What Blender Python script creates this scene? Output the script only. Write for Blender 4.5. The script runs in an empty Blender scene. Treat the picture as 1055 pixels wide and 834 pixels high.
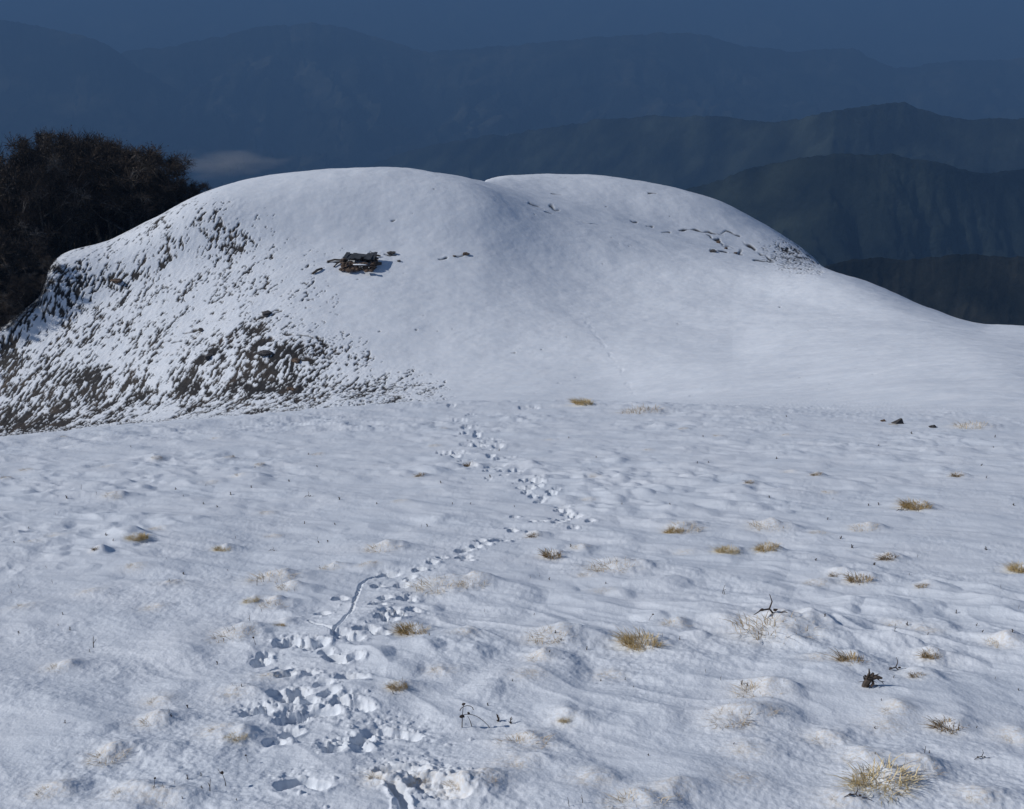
import bpy, math, random
import numpy as np
from mathutils import Vector, Matrix

random.seed(7)
rng = np.random.default_rng(7)
SC = bpy.context.scene
COL = SC.collection
R = math.radians

# ------------------------------------------------------------------ camera
IW, IH, F = 1055.0, 834.0, 1100.0
CX, CY = IW / 2, IH / 2
PITCH = R(18.9)
CP, SP = math.cos(PITCH), math.sin(PITCH)
cam_data = bpy.data.cameras.new('camera')
cam = bpy.data.objects.new('camera', cam_data)
COL.objects.link(cam)
cam.rotation_euler = (math.pi / 2 - PITCH, 0, 0)
cam_data.sensor_width = 36
cam_data.lens = 36 * F / IW
cam_data.clip_start = 0.05
cam_data.clip_end = 90000
SC.camera = cam


def ray(px, py, Y):
    """point at forward distance Y along the line of sight of an image position"""
    a = (px - CX) / F
    b = (CY - py) / F
    dy = CP + b * SP
    t = Y / dy
    return a * t, Y + 0 * t, (-SP + b * CP) * t


def proj(X, Y, Z):
    zc = Y * CP - Z * SP
    yc = Y * SP + Z * CP
    return CX + F * X / zc, CY - F * yc / zc, zc


# ------------------------------------------------------------------ numpy noise
_ang = np.random.default_rng(3).uniform(0, 2 * np.pi, 1024)
_GX, _GY = np.cos(_ang).astype(np.float32), np.sin(_ang).astype(np.float32)


def _hash(ix, iy, seed):
    h = (ix.astype(np.int64) * 374761393 + iy.astype(np.int64) * 668265263 + seed * 974634777) & 0xffffffff
    h = ((h ^ (h >> 13)) * 1274126177) & 0xffffffff
    return h ^ (h >> 16)


def perlin(x, y, seed=0):
    x0, y0 = np.floor(x), np.floor(y)
    fx, fy = (x - x0).astype(np.float32), (y - y0).astype(np.float32)
    ix, iy = x0.astype(np.int64), y0.astype(np.int64)
    u = fx * fx * fx * (fx * (fx * 6 - 15) + 10)
    v = fy * fy * fy * (fy * (fy * 6 - 15) + 10)

    def g(dx, dy):
        h = _hash(ix + dx, iy + dy, seed) & 1023
        return _GX[h] * (fx - dx) + _GY[h] * (fy - dy)
    a = g(0, 0); b = g(1, 0); c = g(0, 1); d = g(1, 1)
    return (a + u * (b - a) + v * ((c + u * (d - c)) - (a + u * (b - a)))) * 1.41


def fbm(x, y, seed=0, octaves=4, gain=0.5, lac=2.03):
    s = 0; a = 1.0; f = 1.0
    for o in range(octaves):
        s = s + a * perlin(x * f + 17.3 * o, y * f - 9.1 * o, seed + o)
        a *= gain; f *= lac
    return s


def cell_bumps(x, y, seed, power=1.0):
    """irregular mounds on a jittered grid, each steeper on its right side"""
    x0, y0 = np.floor(x), np.floor(y)
    out = np.zeros(x.shape, np.float32)
    for dx in (-1, 0, 1):
        for dy in (-1, 0, 1):
            h = _hash(x0 + dx, y0 + dy, seed)
            jx = (h & 255) / 255.0; jy = ((h >> 8) & 255) / 255.0
            hh = ((h >> 16) & 255) / 255.0; rr = ((h >> 24) & 255) / 255.0
            ex = x - (x0 + dx + jx); ey = y - (y0 + dy + jy)
            ex = np.where(ex > 0, ex * 1.45, ex * 0.8)
            rad = 0.42 + 0.5 * rr
            d2 = (ex * ex + ey * ey) / (rad * rad)
            out = np.maximum(out, (hh ** power) * np.clip(1 - d2, 0, 1) ** 1.6)
    return out


def pchip(t, y, tq):
    """monotone cubic through knots t for every column of y"""
    t = np.asarray(t, float); y = np.asarray(y, float)
    if y.ndim == 1: y = y[:, None]
    h = np.diff(t)[:, None]; d = np.diff(y, axis=0) / h
    m = np.zeros_like(y)
    w1 = 2 * h[1:] + h[:-1]; w2 = h[1:] + 2 * h[:-1]
    with np.errstate(divide='ignore', invalid='ignore'):
        mm = (w1 + w2) / (w1 / d[:-1] + w2 / d[1:])
    m[1:-1] = np.where(d[:-1] * d[1:] > 0, mm, 0)
    m[0] = d[0]; m[-1] = d[-1]
    k = np.clip(np.searchsorted(t, tq, side='right') - 1, 0, len(t) - 2)
    hh = h[k]; s = ((tq - t[k])[:, None]) / hh
    y0, y1, m0, m1 = y[k], y[k + 1], m[k], m[k + 1]
    return ((1 + 2 * s) * (1 - s) ** 2) * y0 + s * (1 - s) ** 2 * hh * m0 + s * s * (3 - 2 * s) * y1 + s * s * (s - 1) * hh * m1


def curve_of(pts, q):
    xs = [p[0] for p in pts]; ys = [p[1] for p in pts]
    return pchip(xs, np.array(ys), q)[:, 0]


def smooth(a, sig):
    n = int(sig * 3); k = np.exp(-0.5 * (np.arange(-n, n + 1) / sig) ** 2); k /= k.sum()
    return np.convolve(np.pad(a, n, mode='edge'), k, 'valid')


# ------------------------------------------------------------------ object helpers
def link(name, data, parent=None):
    o = bpy.data.objects.new(name, data)
    COL.objects.link(o)
    if parent: o.parent = parent
    return o


def tag(o, label=None, cat=None, group=None, kind=None):
    if label: o['label'] = label
    if cat: o['category'] = cat
    if group: o['group'] = group
    if kind: o['kind'] = kind
    return o


def grid_mesh(name, V, mat, attrs=None, smooth_=True):
    rws, cls = V.shape[:2]
    me = bpy.data.meshes.new(name)
    n = rws * cls
    me.vertices.add(n)
    me.vertices.foreach_set('co', V.reshape(-1).astype(np.float32))
    idx = np.arange(n, dtype=np.int32).reshape(rws, cls)
    q = np.stack([idx[:-1, :-1], idx[:-1, 1:], idx[1:, 1:], idx[1:, :-1]], -1).reshape(-1, 4)
    nq = len(q)
    me.loops.add(nq * 4); me.polygons.add(nq)
    me.loops.foreach_set('vertex_index', q.reshape(-1))
    me.polygons.foreach_set('loop_start', np.arange(0, nq * 4, 4, dtype=np.int32))
    me.polygons.foreach_set('use_smooth', np.full(nq, smooth_))
    me.update(calc_edges=True)
    for k, v in (attrs or {}).items():
        at = me.attributes.new(k, 'FLOAT', 'POINT')
        at.data.foreach_set('value', v.reshape(-1).astype(np.float32))
    me.materials.append(mat)
    return me


def mesh_of(name, verts, faces, mat, smooth_=False):
    me = bpy.data.meshes.new(name)
    me.from_pydata([tuple(v) for v in verts], [], faces)
    if smooth_: me.polygons.foreach_set('use_smooth', [True] * len(me.polygons))
    me.update()
    for m in (mat if isinstance(mat, list) else [mat]): me.materials.append(m)
    return me


class MB:
    def __init__(s): s.v = []; s.f = []

    def tube(s, pts, rad, n=5, cap=True):
        pts = [Vector(p) for p in pts]
        base = len(s.v)
        for i, p in enumerate(pts):
            d = (pts[min(i + 1, len(pts) - 1)] - pts[max(i - 1, 0)])
            d = d.normalized() if d.length > 1e-9 else Vector((0, 0, 1))
            a = d.cross(Vector((0.3, 0.9, 0.31))).normalized(); b = d.cross(a)
            r = rad[i] if hasattr(rad, '__len__') else rad
            for k in range(n):
                t = 2 * math.pi * k / n
                s.v.append(p + (a * math.cos(t) + b * math.sin(t)) * r)
        for i in range(len(pts) - 1):
            for k in range(n):
                k2 = (k + 1) % n
                s.f.append((base + i * n + k, base + i * n + k2, base + (i + 1) * n + k2, base + (i + 1) * n + k))
        if cap:
            s.f.append(tuple(base + k for k in range(n))[::-1])
            s.f.append(tuple(base + (len(pts) - 1) * n + k for k in range(n)))

    def strip(s, pts, wid, side):
        base = len(s.v)
        for p, w in zip(pts, wid):
            s.v.append(Vector(p) - side * w); s.v.append(Vector(p) + side * w)
        for i in range(len(pts) - 1):
            b = base + 2 * i
            s.f.append((b, b + 1, b + 3, b + 2))

    def blob(s, c, r, rnd, squash=(1, 1, 1), rough=0.25, sub=2):
        import bmesh
        bm = bmesh.new(); bmesh.ops.create_icosphere(bm, subdivisions=sub, radius=1.0)
        off = Vector((rnd.uniform(0, 50), rnd.uniform(0, 50), rnd.uniform(0, 50)))
        from mathutils import noise
        base = len(s.v); bm.verts.ensure_lookup_table()
        for v in bm.verts:
            p = v.co.copy()
            k = 1 + rough * (noise.noise(p * 1.3 + off) * 1.3 + 0.5 * noise.noise(p * 3.1 + off))
            s.v.append(Vector(c) + Vector((p.x * squash[0], p.y * squash[1], p.z * squash[2])) * r * k)
        for f in bm.faces: s.f.append(tuple(base + v.index for v in f.verts))
        bm.free()

    def build(s, name, mat, parent=None, smooth_=False):
        return link(name, mesh_of(name, s.v, s.f, mat, smooth_), parent)

    def mesh(s, name, mat, smooth_=False):
        return mesh_of(name, s.v, s.f, mat, smooth_)


# ------------------------------------------------------------------ materials
def new_mat(name):
    m = bpy.data.materials.new(name); m.use_nodes = True
    nt = m.node_tree
    return m, nt, nt.nodes, nt.links, nt.nodes['Principled BSDF']


def N(nodes, typ, **kw):
    n = nodes.new(typ)
    for k, v in kw.items(): setattr(n, k, v)
    return n


def ramp(nodes, stops):
    r = nodes.new('ShaderNodeValToRGB')
    el = r.color_ramp.elements
    while len(el) < len(stops): el.new(0.5)
    for e, (p, c) in zip(el, stops):
        e.position = p; e.color = (*c, 1)
    return r


def simple_mat(name, stops, scale=8.0, rough=0.85, bump=0.0, coord='Object', detail=4.0, rand=False):
    m, nt, nd, lk, bs = new_mat(name)
    tc = N(nd, 'ShaderNodeTexCoord')
    no = N(nd, 'ShaderNodeTexNoise'); no.inputs['Scale'].default_value = scale; no.inputs['Detail'].default_value = detail
    lk.new(tc.outputs[coord], no.inputs['Vector'])
    rp = ramp(nd, stops)
    if rand:
        oi = N(nd, 'ShaderNodeObjectInfo')
        ma = N(nd, 'ShaderNodeMath', operation='MULTIPLY_ADD')
        lk.new(oi.outputs['Random'], ma.inputs[0]); ma.inputs[1].default_value = 0.3
        sb = N(nd, 'ShaderNodeMath', operation='SUBTRACT'); lk.new(no.outputs['Fac'], sb.inputs[0]); sb.inputs[1].default_value = 0.15
        lk.new(sb.outputs[0], ma.inputs[2]); lk.new(ma.outputs[0], rp.inputs['Fac'])
    else:
        lk.new(no.outputs['Fac'], rp.inputs['Fac'])
    lk.new(rp.outputs['Color'], bs.inputs['Base Color'])
    bs.inputs['Roughness'].default_value = rough
    bs.inputs['Specular IOR Level'].default_value = 0.25
    if bump:
        bu = N(nd, 'ShaderNodeBump'); bu.inputs['Strength'].default_value = bump; bu.inputs['Distance'].default_value = 1.0 / scale * 0.5
        lk.new(no.outputs['Fac'], bu.inputs['Height']); lk.new(bu.outputs['Normal'], bs.inputs['Normal'])
    return m


def snow_material():
    m, nt, nd, lk, bs = new_mat('snow')
    tc = N(nd, 'ShaderNodeTexCoord')
    # snow colour, very slightly uneven
    n1 = N(nd, 'ShaderNodeTexNoise'); n1.inputs['Scale'].default_value = 0.9; n1.inputs['Detail'].default_value = 6
    lk.new(tc.outputs['Object'], n1.inputs['Vector'])
    sn = ramp(nd, [(0.3, (0.720, 0.772, 0.84)), (0.7, (0.780, 0.816, 0.868))])
    lk.new(n1.outputs['Fac'], sn.inputs['Fac'])
    # straw shining through thin snow
    at = N(nd, 'ShaderNodeAttribute', attribute_name='thin')
    n2 = N(nd, 'ShaderNodeTexNoise'); n2.inputs['Scale'].default_value = 40; n2.inputs['Detail'].default_value = 5
    lk.new(tc.outputs['Object'], n2.inputs['Vector'])
    mu = N(nd, 'ShaderNodeMath', operation='MULTIPLY'); lk.new(at.outputs['Fac'], mu.inputs[0])
    r2 = ramp(nd, [(0.38, (0, 0, 0)), (0.62, (1, 1, 1))]); lk.new(n2.outputs['Fac'], r2.inputs['Fac'])
    lk.new(r2.outputs['Color'], mu.inputs[1])
    mx = N(nd, 'ShaderNodeMix', data_type='RGBA')
    lk.new(mu.outputs[0], mx.inputs['Factor']); lk.new(sn.outputs['Color'], mx.inputs['A'])
    mx.inputs['B'].default_value = (0.68, 0.645, 0.60, 1)
    # bare earth and dead grass
    ab = N(nd, 'ShaderNodeAttribute', attribute_name='bare')
    n3 = N(nd, 'ShaderNodeTexNoise'); n3.inputs['Scale'].default_value = 0.33; n3.inputs['Detail'].default_value = 7; n3.inputs['Roughness'].default_value = 0.65
    lk.new(tc.outputs['Object'], n3.inputs['Vector'])
    er = ramp(nd, [(0.3, (0.016, 0.016, 0.018)), (0.5, (0.032, 0.030, 0.030)), (0.63, (0.058, 0.047, 0.040)), (0.78, (0.13, 0.105, 0.075))])
    lk.new(n3.outputs['Fac'], er.inputs['Fac'])
    mb = N(nd, 'ShaderNodeMix', data_type='RGBA')
    lk.new(ab.outputs['Fac'], mb.inputs['Factor']); lk.new(mx.outputs['Result'], mb.inputs['A']); lk.new(er.outputs['Color'], mb.inputs['B'])
    # forest floor / woods far down the mountain side
    af = N(nd, 'ShaderNodeAttribute', attribute_name='forest')
    mf = N(nd, 'ShaderNodeMix', data_type='RGBA')
    lk.new(af.outputs['Fac'], mf.inputs['Factor']); lk.new(mb.outputs['Result'], mf.inputs['A'])
    mf.inputs['B'].default_value = (0.03, 0.034, 0.024, 1)
    lk.new(mf.outputs['Result'], bs.inputs['Base Color'])
    bs.inputs['Roughness'].default_value = 0.7
    bs.inputs['Specular IOR Level'].default_value = 0.2
    # grain of the snow
    n4 = N(nd, 'ShaderNodeTexNoise'); n4.inputs['Scale'].default_value = 60; n4.inputs['Detail'].default_value = 3
    lk.new(tc.outputs['Object'], n4.inputs['Vector'])
    n5 = N(nd, 'ShaderNodeTexNoise'); n5.inputs['Scale'].default_value = 9; n5.inputs['Detail'].default_value = 6
    lk.new(tc.outputs['Object'], n5.inputs['Vector'])
    ad = N(nd, 'ShaderNodeMath', operation='MULTIPLY_ADD'); lk.new(n5.outputs['Fac'], ad.inputs[0]); ad.inputs[1].default_value = 2.0
    lk.new(n4.outputs['Fac'], ad.inputs[2])
    bu = N(nd, 'ShaderNodeBump'); bu.inputs['Strength'].default_value = 0.35; bu.inputs['Distance'].default_value = 0.012
    lk.new(ad.outputs[0], bu.inputs['Height']); lk.new(bu.outputs['Normal'], bs.inputs['Normal'])
    return m


M_SNOW = snow_material()
M_STRAW = simple_mat('straw', [(0.3, (0.40, 0.27, 0.11)), (0.5, (0.66, 0.50, 0.24)), (0.7, (0.80, 0.69, 0.46))], 14, 0.8, rand=True)
M_PALE = simple_mat('pale_straw', [(0.3, (0.42, 0.31, 0.18)), (0.7, (0.70, 0.59, 0.42))], 7, 0.85, rand=True)
M_BROWN = simple_mat('brown_straw', [(0.3, (0.14, 0.09, 0.05)), (0.5, (0.33, 0.23, 0.12)), (0.7, (0.55, 0.42, 0.24))], 7, 0.85, rand=True)
M_WEED = simple_mat('dead_weed', [(0.3, (0.035, 0.028, 0.028)), (0.7, (0.09, 0.062, 0.045))], 20, 0.9)
M_ROCK = simple_mat('dark_rock', [(0.3, (0.035, 0.037, 0.042)), (0.7, (0.11, 0.10, 0.095))], 5, 0.9, bump=0.6)
M_STONE = simple_mat('brown_stone', [(0.3, (0.05, 0.038, 0.03)), (0.5, (0.11, 0.075, 0.055)), (0.72, (0.20, 0.15, 0.115))], 2.2, 0.9, bump=0.7, detail=7)
M_SLATE = simple_mat('roof_slate', [(0.3, (0.03, 0.035, 0.042)), (0.7, (0.07, 0.075, 0.085))], 3, 0.8, bump=0.3)
M_WOOD = simple_mat('weathered_wood', [(0.3, (0.05, 0.042, 0.036)), (0.7, (0.13, 0.10, 0.08))], 9, 0.9, bump=0.3)
M_BARK = simple_mat('bark', [(0.3, (0.05, 0.046, 0.043)), (0.7, (0.20, 0.185, 0.17))], 3, 0.95, bump=0.4)
M_TWIG = simple_mat('twigs_and_dead_leaves', [(0.25, (0.022, 0.020, 0.020)), (0.46, (0.046, 0.036, 0.029)), (0.6, (0.074, 0.057, 0.043)), (0.74, (0.15, 0.14, 0.13))], 0.5, 0.95, rand=True, detail=6)
M_CLOD = simple_mat('loose_snow', [(0.3, (0.78, 0.82, 0.88)), (0.7, (0.84, 0.87, 0.91))], 6, 0.7)


def forest_mat(name, dark, mid, light, scale):
    m, nt, nd, lk, bs = new_mat(name)
    tc = N(nd, 'ShaderNodeTexCoord')
    n1 = N(nd, 'ShaderNodeTexNoise'); n1.inputs['Scale'].default_value = scale; n1.inputs['Detail'].default_value = 9; n1.inputs['Roughness'].default_value = 0.62
    lk.new(tc.outputs['Object'], n1.inputs['Vector'])
    rp = ramp(nd, [(0.36, dark), (0.52, mid), (0.68, light)])
    lk.new(n1.outputs['Fac'], rp.inputs['Fac']); lk.new(rp.outputs['Color'], bs.inputs['Base Color'])
    n2 = N(nd, 'ShaderNodeTexNoise'); n2.inputs['Scale'].default_value = scale * 9; n2.inputs['Detail'].default_value = 6
    lk.new(tc.outputs['Object'], n2.inputs['Vector'])
    bu = N(nd, 'ShaderNodeBump'); bu.inputs['Strength'].default_value = 0.9; bu.inputs['Distance'].default_value = 0.035 / scale
    lk.new(n2.outputs['Fac'], bu.inputs['Height']); lk.new(bu.outputs['Normal'], bs.inputs['Normal'])
    bs.inputs['Roughness'].default_value = 1.0
    bs.inputs['Specular IOR Level'].default_value = 0.0
    return m


# ------------------------------------------------------------------ the ground: foreground slope, saddle, hill, second hump
KP, YP = 2700.0, 344.0
cols = np.concatenate([np.linspace(-1500, -360, 58), np.linspace(-340, -44, 60), np.arange(-40, 1096, 1.0), np.linspace(1100, 1400, 60), np.linspace(1430, 2600, 55)])
NCOL = len(cols)
# line: px -> py, Y for the break of the foreground slope, the hidden dip, three lines up the hill, its ridge
tab = {
    'px': [-1500, -350, -100, 0, 100, 200, 300, 380, 450, 600, 750, 850, 930, 1055, 1200, 1400, 2600],
    'E': [600, 490, 464, 452, 441, 433, 425, 418, 415, 414, 420, 430, 437, 446, 456, 475, 600],
    'S': [640, 505, 480, 466, 453, 443, 434, 427, 421, 419, 418, 420, 425, 432, 445, 462, 585],
    'SY': [30, 42, 44, 45, 47, 50, 54, 57, 60, 60, 48, 40, 34, 29.5, 26, 24, 14],
    'F1': [610, 488, 460, 446, 436, 428, 420, 412, 406, 402, 400, 402, 400, 415, 430, 445, 565],
    'F1Y': [70, 98, 103, 104, 100, 95, 90, 87, 86, 84, 66, 54, 46, 35, 31, 29, 17],
    'F2': [606, 482, 447, 418, 385, 365, 350, 345, 340, 350, 360, 368, 372, 385, 405, 420, 540],
    'F2Y': [74, 102, 108, 110, 111, 109, 107, 108, 110, 108, 98, 78, 65, 47, 42, 39, 24],
    'F3': [603, 478, 428, 372, 320, 285, 265, 260, 260, 290, 310, 325, 338, 360, 375, 395, 510],
    'F3Y': [78, 106, 113, 117, 122, 125, 127, 129, 130, 132, 125, 112, 95, 71, 64, 58, 36],
}
def T(k): return smooth(curve_of(list(zip(tab['px'], tab[k])), cols), 10)
E, S_, F1, F2, F3 = T('E'), T('S'), T('F1'), T('F2'), T('F3')
Rpts = [(-1500, 600), (-350, 475), (-100, 407), (0, 338), (25, 319), (41, 304), (52, 273), (64, 262), (112, 248), (150, 230), (196, 205), (230, 191), (260, 184), (300, 178),
        (350, 174), (400, 172.5), (450, 176), (480, 181), (497, 186), (520, 198), (560, 213), (600, 224), (640, 235), (720, 255), (780, 267), (850, 277),
        (900, 293), (950, 315), (1000, 332.5), (1020, 336), (1055, 336.5), (1200, 350), (1400, 372), (2600, 480)]
RY = [(-1500, 82), (-350, 110), (-100, 118), (0, 122), (40, 126), (60, 132), (100, 136), (200, 141), (300, 148), (450, 152), (600, 152), (750, 150), (850, 145), (930, 135), (1055, 115), (1200, 105), (1400, 95), (2600, 60)]
RR = smooth(curve_of(Rpts, cols), 3); RYv = smooth(curve_of(RY, cols), 10)
Bp = curve_of([(497, 188), (508, 184), (525, 181), (560, 179.5), (600, 180.5), (650, 185), (700, 195), (740, 207), (780, 227), (810, 245), (835, 263), (848, 276), (862, 290)], np.clip(cols, 497, 862))
inb = (cols > 497) & (cols < 862)
wB = np.clip(np.minimum((cols - 430) / 150, (930 - cols) / 120), 0, 1); wB = wB * wB * (3 - 2 * wB)
BB = np.where(inb, Bp, RR + 8); BB = smooth(BB, 2)
BYv = RYv + 35 + 18 * wB
GG = np.where(inb, RR + (BB - RR) * np.clip((RR - BB) / 30, 0, 1) * 0.18 + 2 * (1 - wB), RR + 2.5); GG = smooth(GG, 9)
GYv = RYv + 12 + 8 * wB

zE = KP / (E - YP)
def plane_Y(py): return KP / (py - YP) * (CP + (CY - py) / F * SP)

lines_py, lines_lY, tk = [], [], []
def add(py, Y, dt):
    lines_py.append(np.broadcast_to(py, (NCOL,)).astype(float)); lines_lY.append(np.log(np.broadcast_to(Y, (NCOL,)).astype(float)))
    tk.append((tk[-1] if tk else 0) + dt)
for py, dt in ((1700, 0), (1300, 20), (1050, 40), (900, 60), (834, 60)):
    add(py + 0 * E, plane_Y(py + 0 * E), dt)
NV0 = tk[-1]
NF = 640
prev = 0
for q in (0.12, 0.25, 0.4, 0.55, 0.7, 0.82, 0.91, 0.97, 1.0):
    p = 834 + (E - 834) * q
    add(p, plane_Y(p), NF * (q - prev)); prev = q
ROW_E = tk[-1]
add(S_, T('SY'), 22)
ROW_S = int(round(tk[-1]))
add(F1, T('F1Y'), 45)
add(F2, T('F2Y'), 120); add(F3, T('F3Y'), 150); add(RR, RYv, 160)
ROW_R = tk[-1]
add(GG, GYv, 24); add(BB, BYv, 90)
add(BB + 40, BYv + 42, 22); add(BB + 120, BYv + 130, 16)
add(np.maximum(BB + 260, 609), 600 + 0 * BB, 16); add(np.maximum(BB + 420, 861), 1500 + 0 * BB, 16)
NROW = int(round(tk[-1])) + 1
tq = np.arange(NROW, dtype=float)
GPY = pchip(tk, np.array(lines_py), tq); GLY = pchip(tk, np.array(lines_lY), tq)
PXg = np.broadcast_to(cols[None, :], GPY.shape)
X, Y, Z = ray(PXg, GPY, np.exp(GLY))
V = np.stack([X, Y, Z], -1).astype(np.float64)


def gauss2(a, sr, sc_):
    for ax, sg in ((0, sr), (1, sc_)):
        n = int(sg * 3); k = np.exp(-0.5 * (np.arange(-n, n + 1) / sg) ** 2); k /= k.sum()
        p = np.pad(a, [(n, n) if i == ax else (0, 0) for i in (0, 1)], mode='edge')
        a = sum(k[i] * np.take(p, np.arange(i, i + a.shape[ax]), axis=ax) for i in range(2 * n + 1))
    return a


# ease the fold where the hill's shoulder runs out in front of the second hump
c0, c1, r0, r1 = int(np.searchsorted(cols, 380)), int(np.searchsorted(cols, 720)), int(tk[-10]), int(tk[-5]) + 4
sub = V[r0:r1, c0:c1, 2]
cw = np.clip(np.minimum((cols[c0:c1] - 400) / 70, (700 - cols[c0:c1]) / 70), 0, 1)[None, :]
rw = np.clip(np.minimum((np.arange(r0, r1) - r0 - 40) / 80, (int(tk[-6]) + 60 - np.arange(r0, r1)) / 40), 0, 1)[:, None]
V[r0:r1, c0:c1, 2] = sub + (gauss2(sub, 14, 26) - sub) * cw * rw
c0, c1 = int(np.searchsorted(cols, 740)), int(np.searchsorted(cols, 960))
sub = V[r0:r1, c0:c1, 2]
cw = np.clip(np.minimum((cols[c0:c1] - 755) / 50, (945 - cols[c0:c1]) / 50), 0, 1)[None, :]
V[r0:r1, c0:c1, 2] = sub + (gauss2(sub, 8, 22) - sub) * cw * rw


def build_lookup():
    global PYM
    _, pyv, _ = proj(V[..., 0], V[..., 1], V[..., 2])
    PYM = np.minimum.accumulate(np.where(np.isfinite(pyv), pyv, 9e9), axis=0)


build_lookup()


def hit(px, py):
    """the ground seen at an image position, and the scale there in pixels per metre"""
    c = int(np.argmin(np.abs(cols - px)))
    r = int(np.searchsorted(-PYM[:, c], -py)); r = min(r, NROW - 1)
    p = V[r, c]
    return Vector(p), F / (p[1] * CP - p[2] * SP)


def hit_rc(px, py):
    c = int(np.argmin(np.abs(cols - px)))
    return min(int(np.searchsorted(-PYM[:, c], -py)), NROW - 1), c


def ground_at(px, Yq):
    """ground height along an image column at a forward distance"""
    c = int(np.argmin(np.abs(cols - px)))
    yy = V[:, c, 1]; r = int(np.searchsorted(yy, Yq)); r = min(max(r, 1), NROW - 1)
    t = (Yq - yy[r - 1]) / max(1e-6, yy[r] - yy[r - 1])
    return Vector(V[r - 1, c] * (1 - t) + V[r, c] * t)


fg = slice(0, int(ROW_E) + 60)
Xf, Yf = V[fg, :, 0], V[fg, :, 1]
TH = np.zeros(V.shape[:2], np.float32)
BARE = np.zeros(V.shape[:2], np.float32)
row_id = np.arange(NROW)[:, None]
fade_far = np.clip((ROW_E + 50 - row_id[fg]) / 45.0, 0, 1)

# wind-drifted snow over tussocks
warp = 0.35 * perlin(Xf / 1.7, Yf / 1.7, 31)
amp = np.clip(0.55 + 0.75 * fbm(Xf / 5.0, Yf / 5.0, 40, 2), 0.32, 1.35)
dz = 0.040 * fbm((Xf + warp) / 1.9, (Yf + Xf * 0.25) / 1.0, 50, 3)
dz += 0.085 * amp * cell_bumps((Xf + warp * 0.5) / 0.95, (Yf + 0.3 * Xf) / 0.8, 5, 1.7)
dz += 0.055 * amp * cell_bumps((Xf + warp) / 0.62, (Yf + warp) / 0.6, 15, 2.4)
dz += 0.045 * amp * cell_bumps((Xf + warp * 0.5) / 0.36, Yf / 0.38, 9, 2.5)
rg = 1 - np.abs(perlin((Xf - 0.5 * Yf) / 1.1 + warp, (Yf + 0.55 * Xf) / 0.55 + 2 * warp, 77))
dz += 0.024 * amp * np.clip(rg - 0.55, 0, 1) ** 1.3 / 0.34
rg2 = 1 - np.abs(perlin((Xf - 0.4 * Yf) / 0.5, (Yf + 0.5 * Xf) / 0.26 + warp, 78))
dz += 0.010 * amp * np.clip(rg2 - 0.6, 0, 1) ** 1.2 / 0.33
nearw = np.clip(1.6 - Yf / 14.0, 0, 1)
rip = np.clip(0.5 + fbm(Xf / 1.3, Yf / 1.3, 91, 2), 0, 1)
dz += nearw * (0.0016 + 0.0038 * rip) * (perlin(Xf / 0.052, Yf / 0.040, 60) + 0.5 * perlin(Xf / 0.026, Yf / 0.022, 61))
dz += 0.006 * fbm(Xf / 0.20, Yf / 0.16, 62, 2) * rip
V[fg, :, 2] += dz * fade_far

# hill: gentle swells, terracettes, thin-snow grain
hl = slice(int(ROW_E), NROW)
Xh, Yh = V[hl, :, 0], V[hl, :, 1]
wh = np.clip((row_id[hl] - ROW_E) / 60.0, 0, 1) * np.clip((Yh < 300) * 1.0, 0, 1)
dzh = 0.22 * fbm(Xh / 14.0, Yh / 14.0, 110, 3) + 0.045 * fbm((Xh + .4 * Yh) / 4.0, (Yh - .4 * Xh) / 2.4, 115, 4, .6) + 0.018 * fbm(Xh / 1.6, Yh / 1.9, 120, 3)
V[hl, :, 2] += dzh * wh

PXa, PYa = PXg, GPY


def blob(cx, cy, rx, ry, p=2.0):
    return np.clip(1 - (np.abs((PXa[hl] - cx) / rx) ** p + np.abs((PYa[hl] - cy) / ry) ** p), 0, 1) ** 0.7


# where the snow is blown or trodden thin: how much of the ground shows
dens = np.zeros(Xh.shape, np.float32)
def dmax(v):
    global dens
    dens = np.maximum(dens, v)
lowleft = np.clip((250 - PXa[hl]) / 130, 0, 1) * np.clip((PYa[hl] - 270) / 120, 0, 1)
dmax(0.66 * lowleft)
dmax(0.70 * blob(268, 388, 122, 64, 2.8))
dmax(0.80 * blob(270, 385, 50, 34))
dmax(0.78 * blob(200, 398, 34, 38))
dmax(0.60 * blob(390, 408, 80, 36, 2.2))
dmax(0.56 * blob(330, 425, 160, 30))
dmax(0.52 * blob(95, 335, 115, 130, 2.4))
dmax(0.80 * blob(40, 430, 110, 65))
dmax(0.75 * blob(120, 288, 26, 28))
dmax(0.52 * blob(232, 240, 34, 42))
dmax(0.45 * blob(190, 250, 110, 60))
dmax(0.60 * blob(75, 285, 70, 26))
dmax(0.42 * blob(230, 310, 120, 90))
dmax(0.66 * blob(825, 262, 46, 24))
dmax(0.20 * blob(370, 268, 50, 14))
dens = np.where(PXa[hl] < -40, np.maximum(dens, 0.45), dens)
behind = (row_id[hl] > ROW_R)
dens = np.where(behind & (PXa[hl] < 497), np.minimum(dens, 0.15), dens)
un = Xh * 0.86 - Yh * 0.30; vn = Xh * 0.35 + Yh * 0.55
nz = fbm(un / 0.34, vn / 0.55, 210, 3, 0.6) * 0.64 + 0.30 * fbm(Xh / 4.2, Yh / 6.0, 220, 2) + 0.42 * fbm((Xh * .9 - Yh * .3) / 1.3, (Xh * .35 + Yh * .55) / 2.4, 225, 2)
dens = np.clip(dens * 1.22, 0, 0.95)
thr = 0.80 - 1.05 * dens
bare = np.clip((nz - thr) / 0.13 + 0.5, 0, 1) * (dens > 0.02)
spk = perlin(Xh / 0.55, Yh / 0.8, 240) + 0.35 * fbm(Xh / 9, Yh / 9, 241, 2)
bare = np.maximum(bare, np.clip((spk - 0.93) / 0.12, 0, 0.8))


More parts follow.
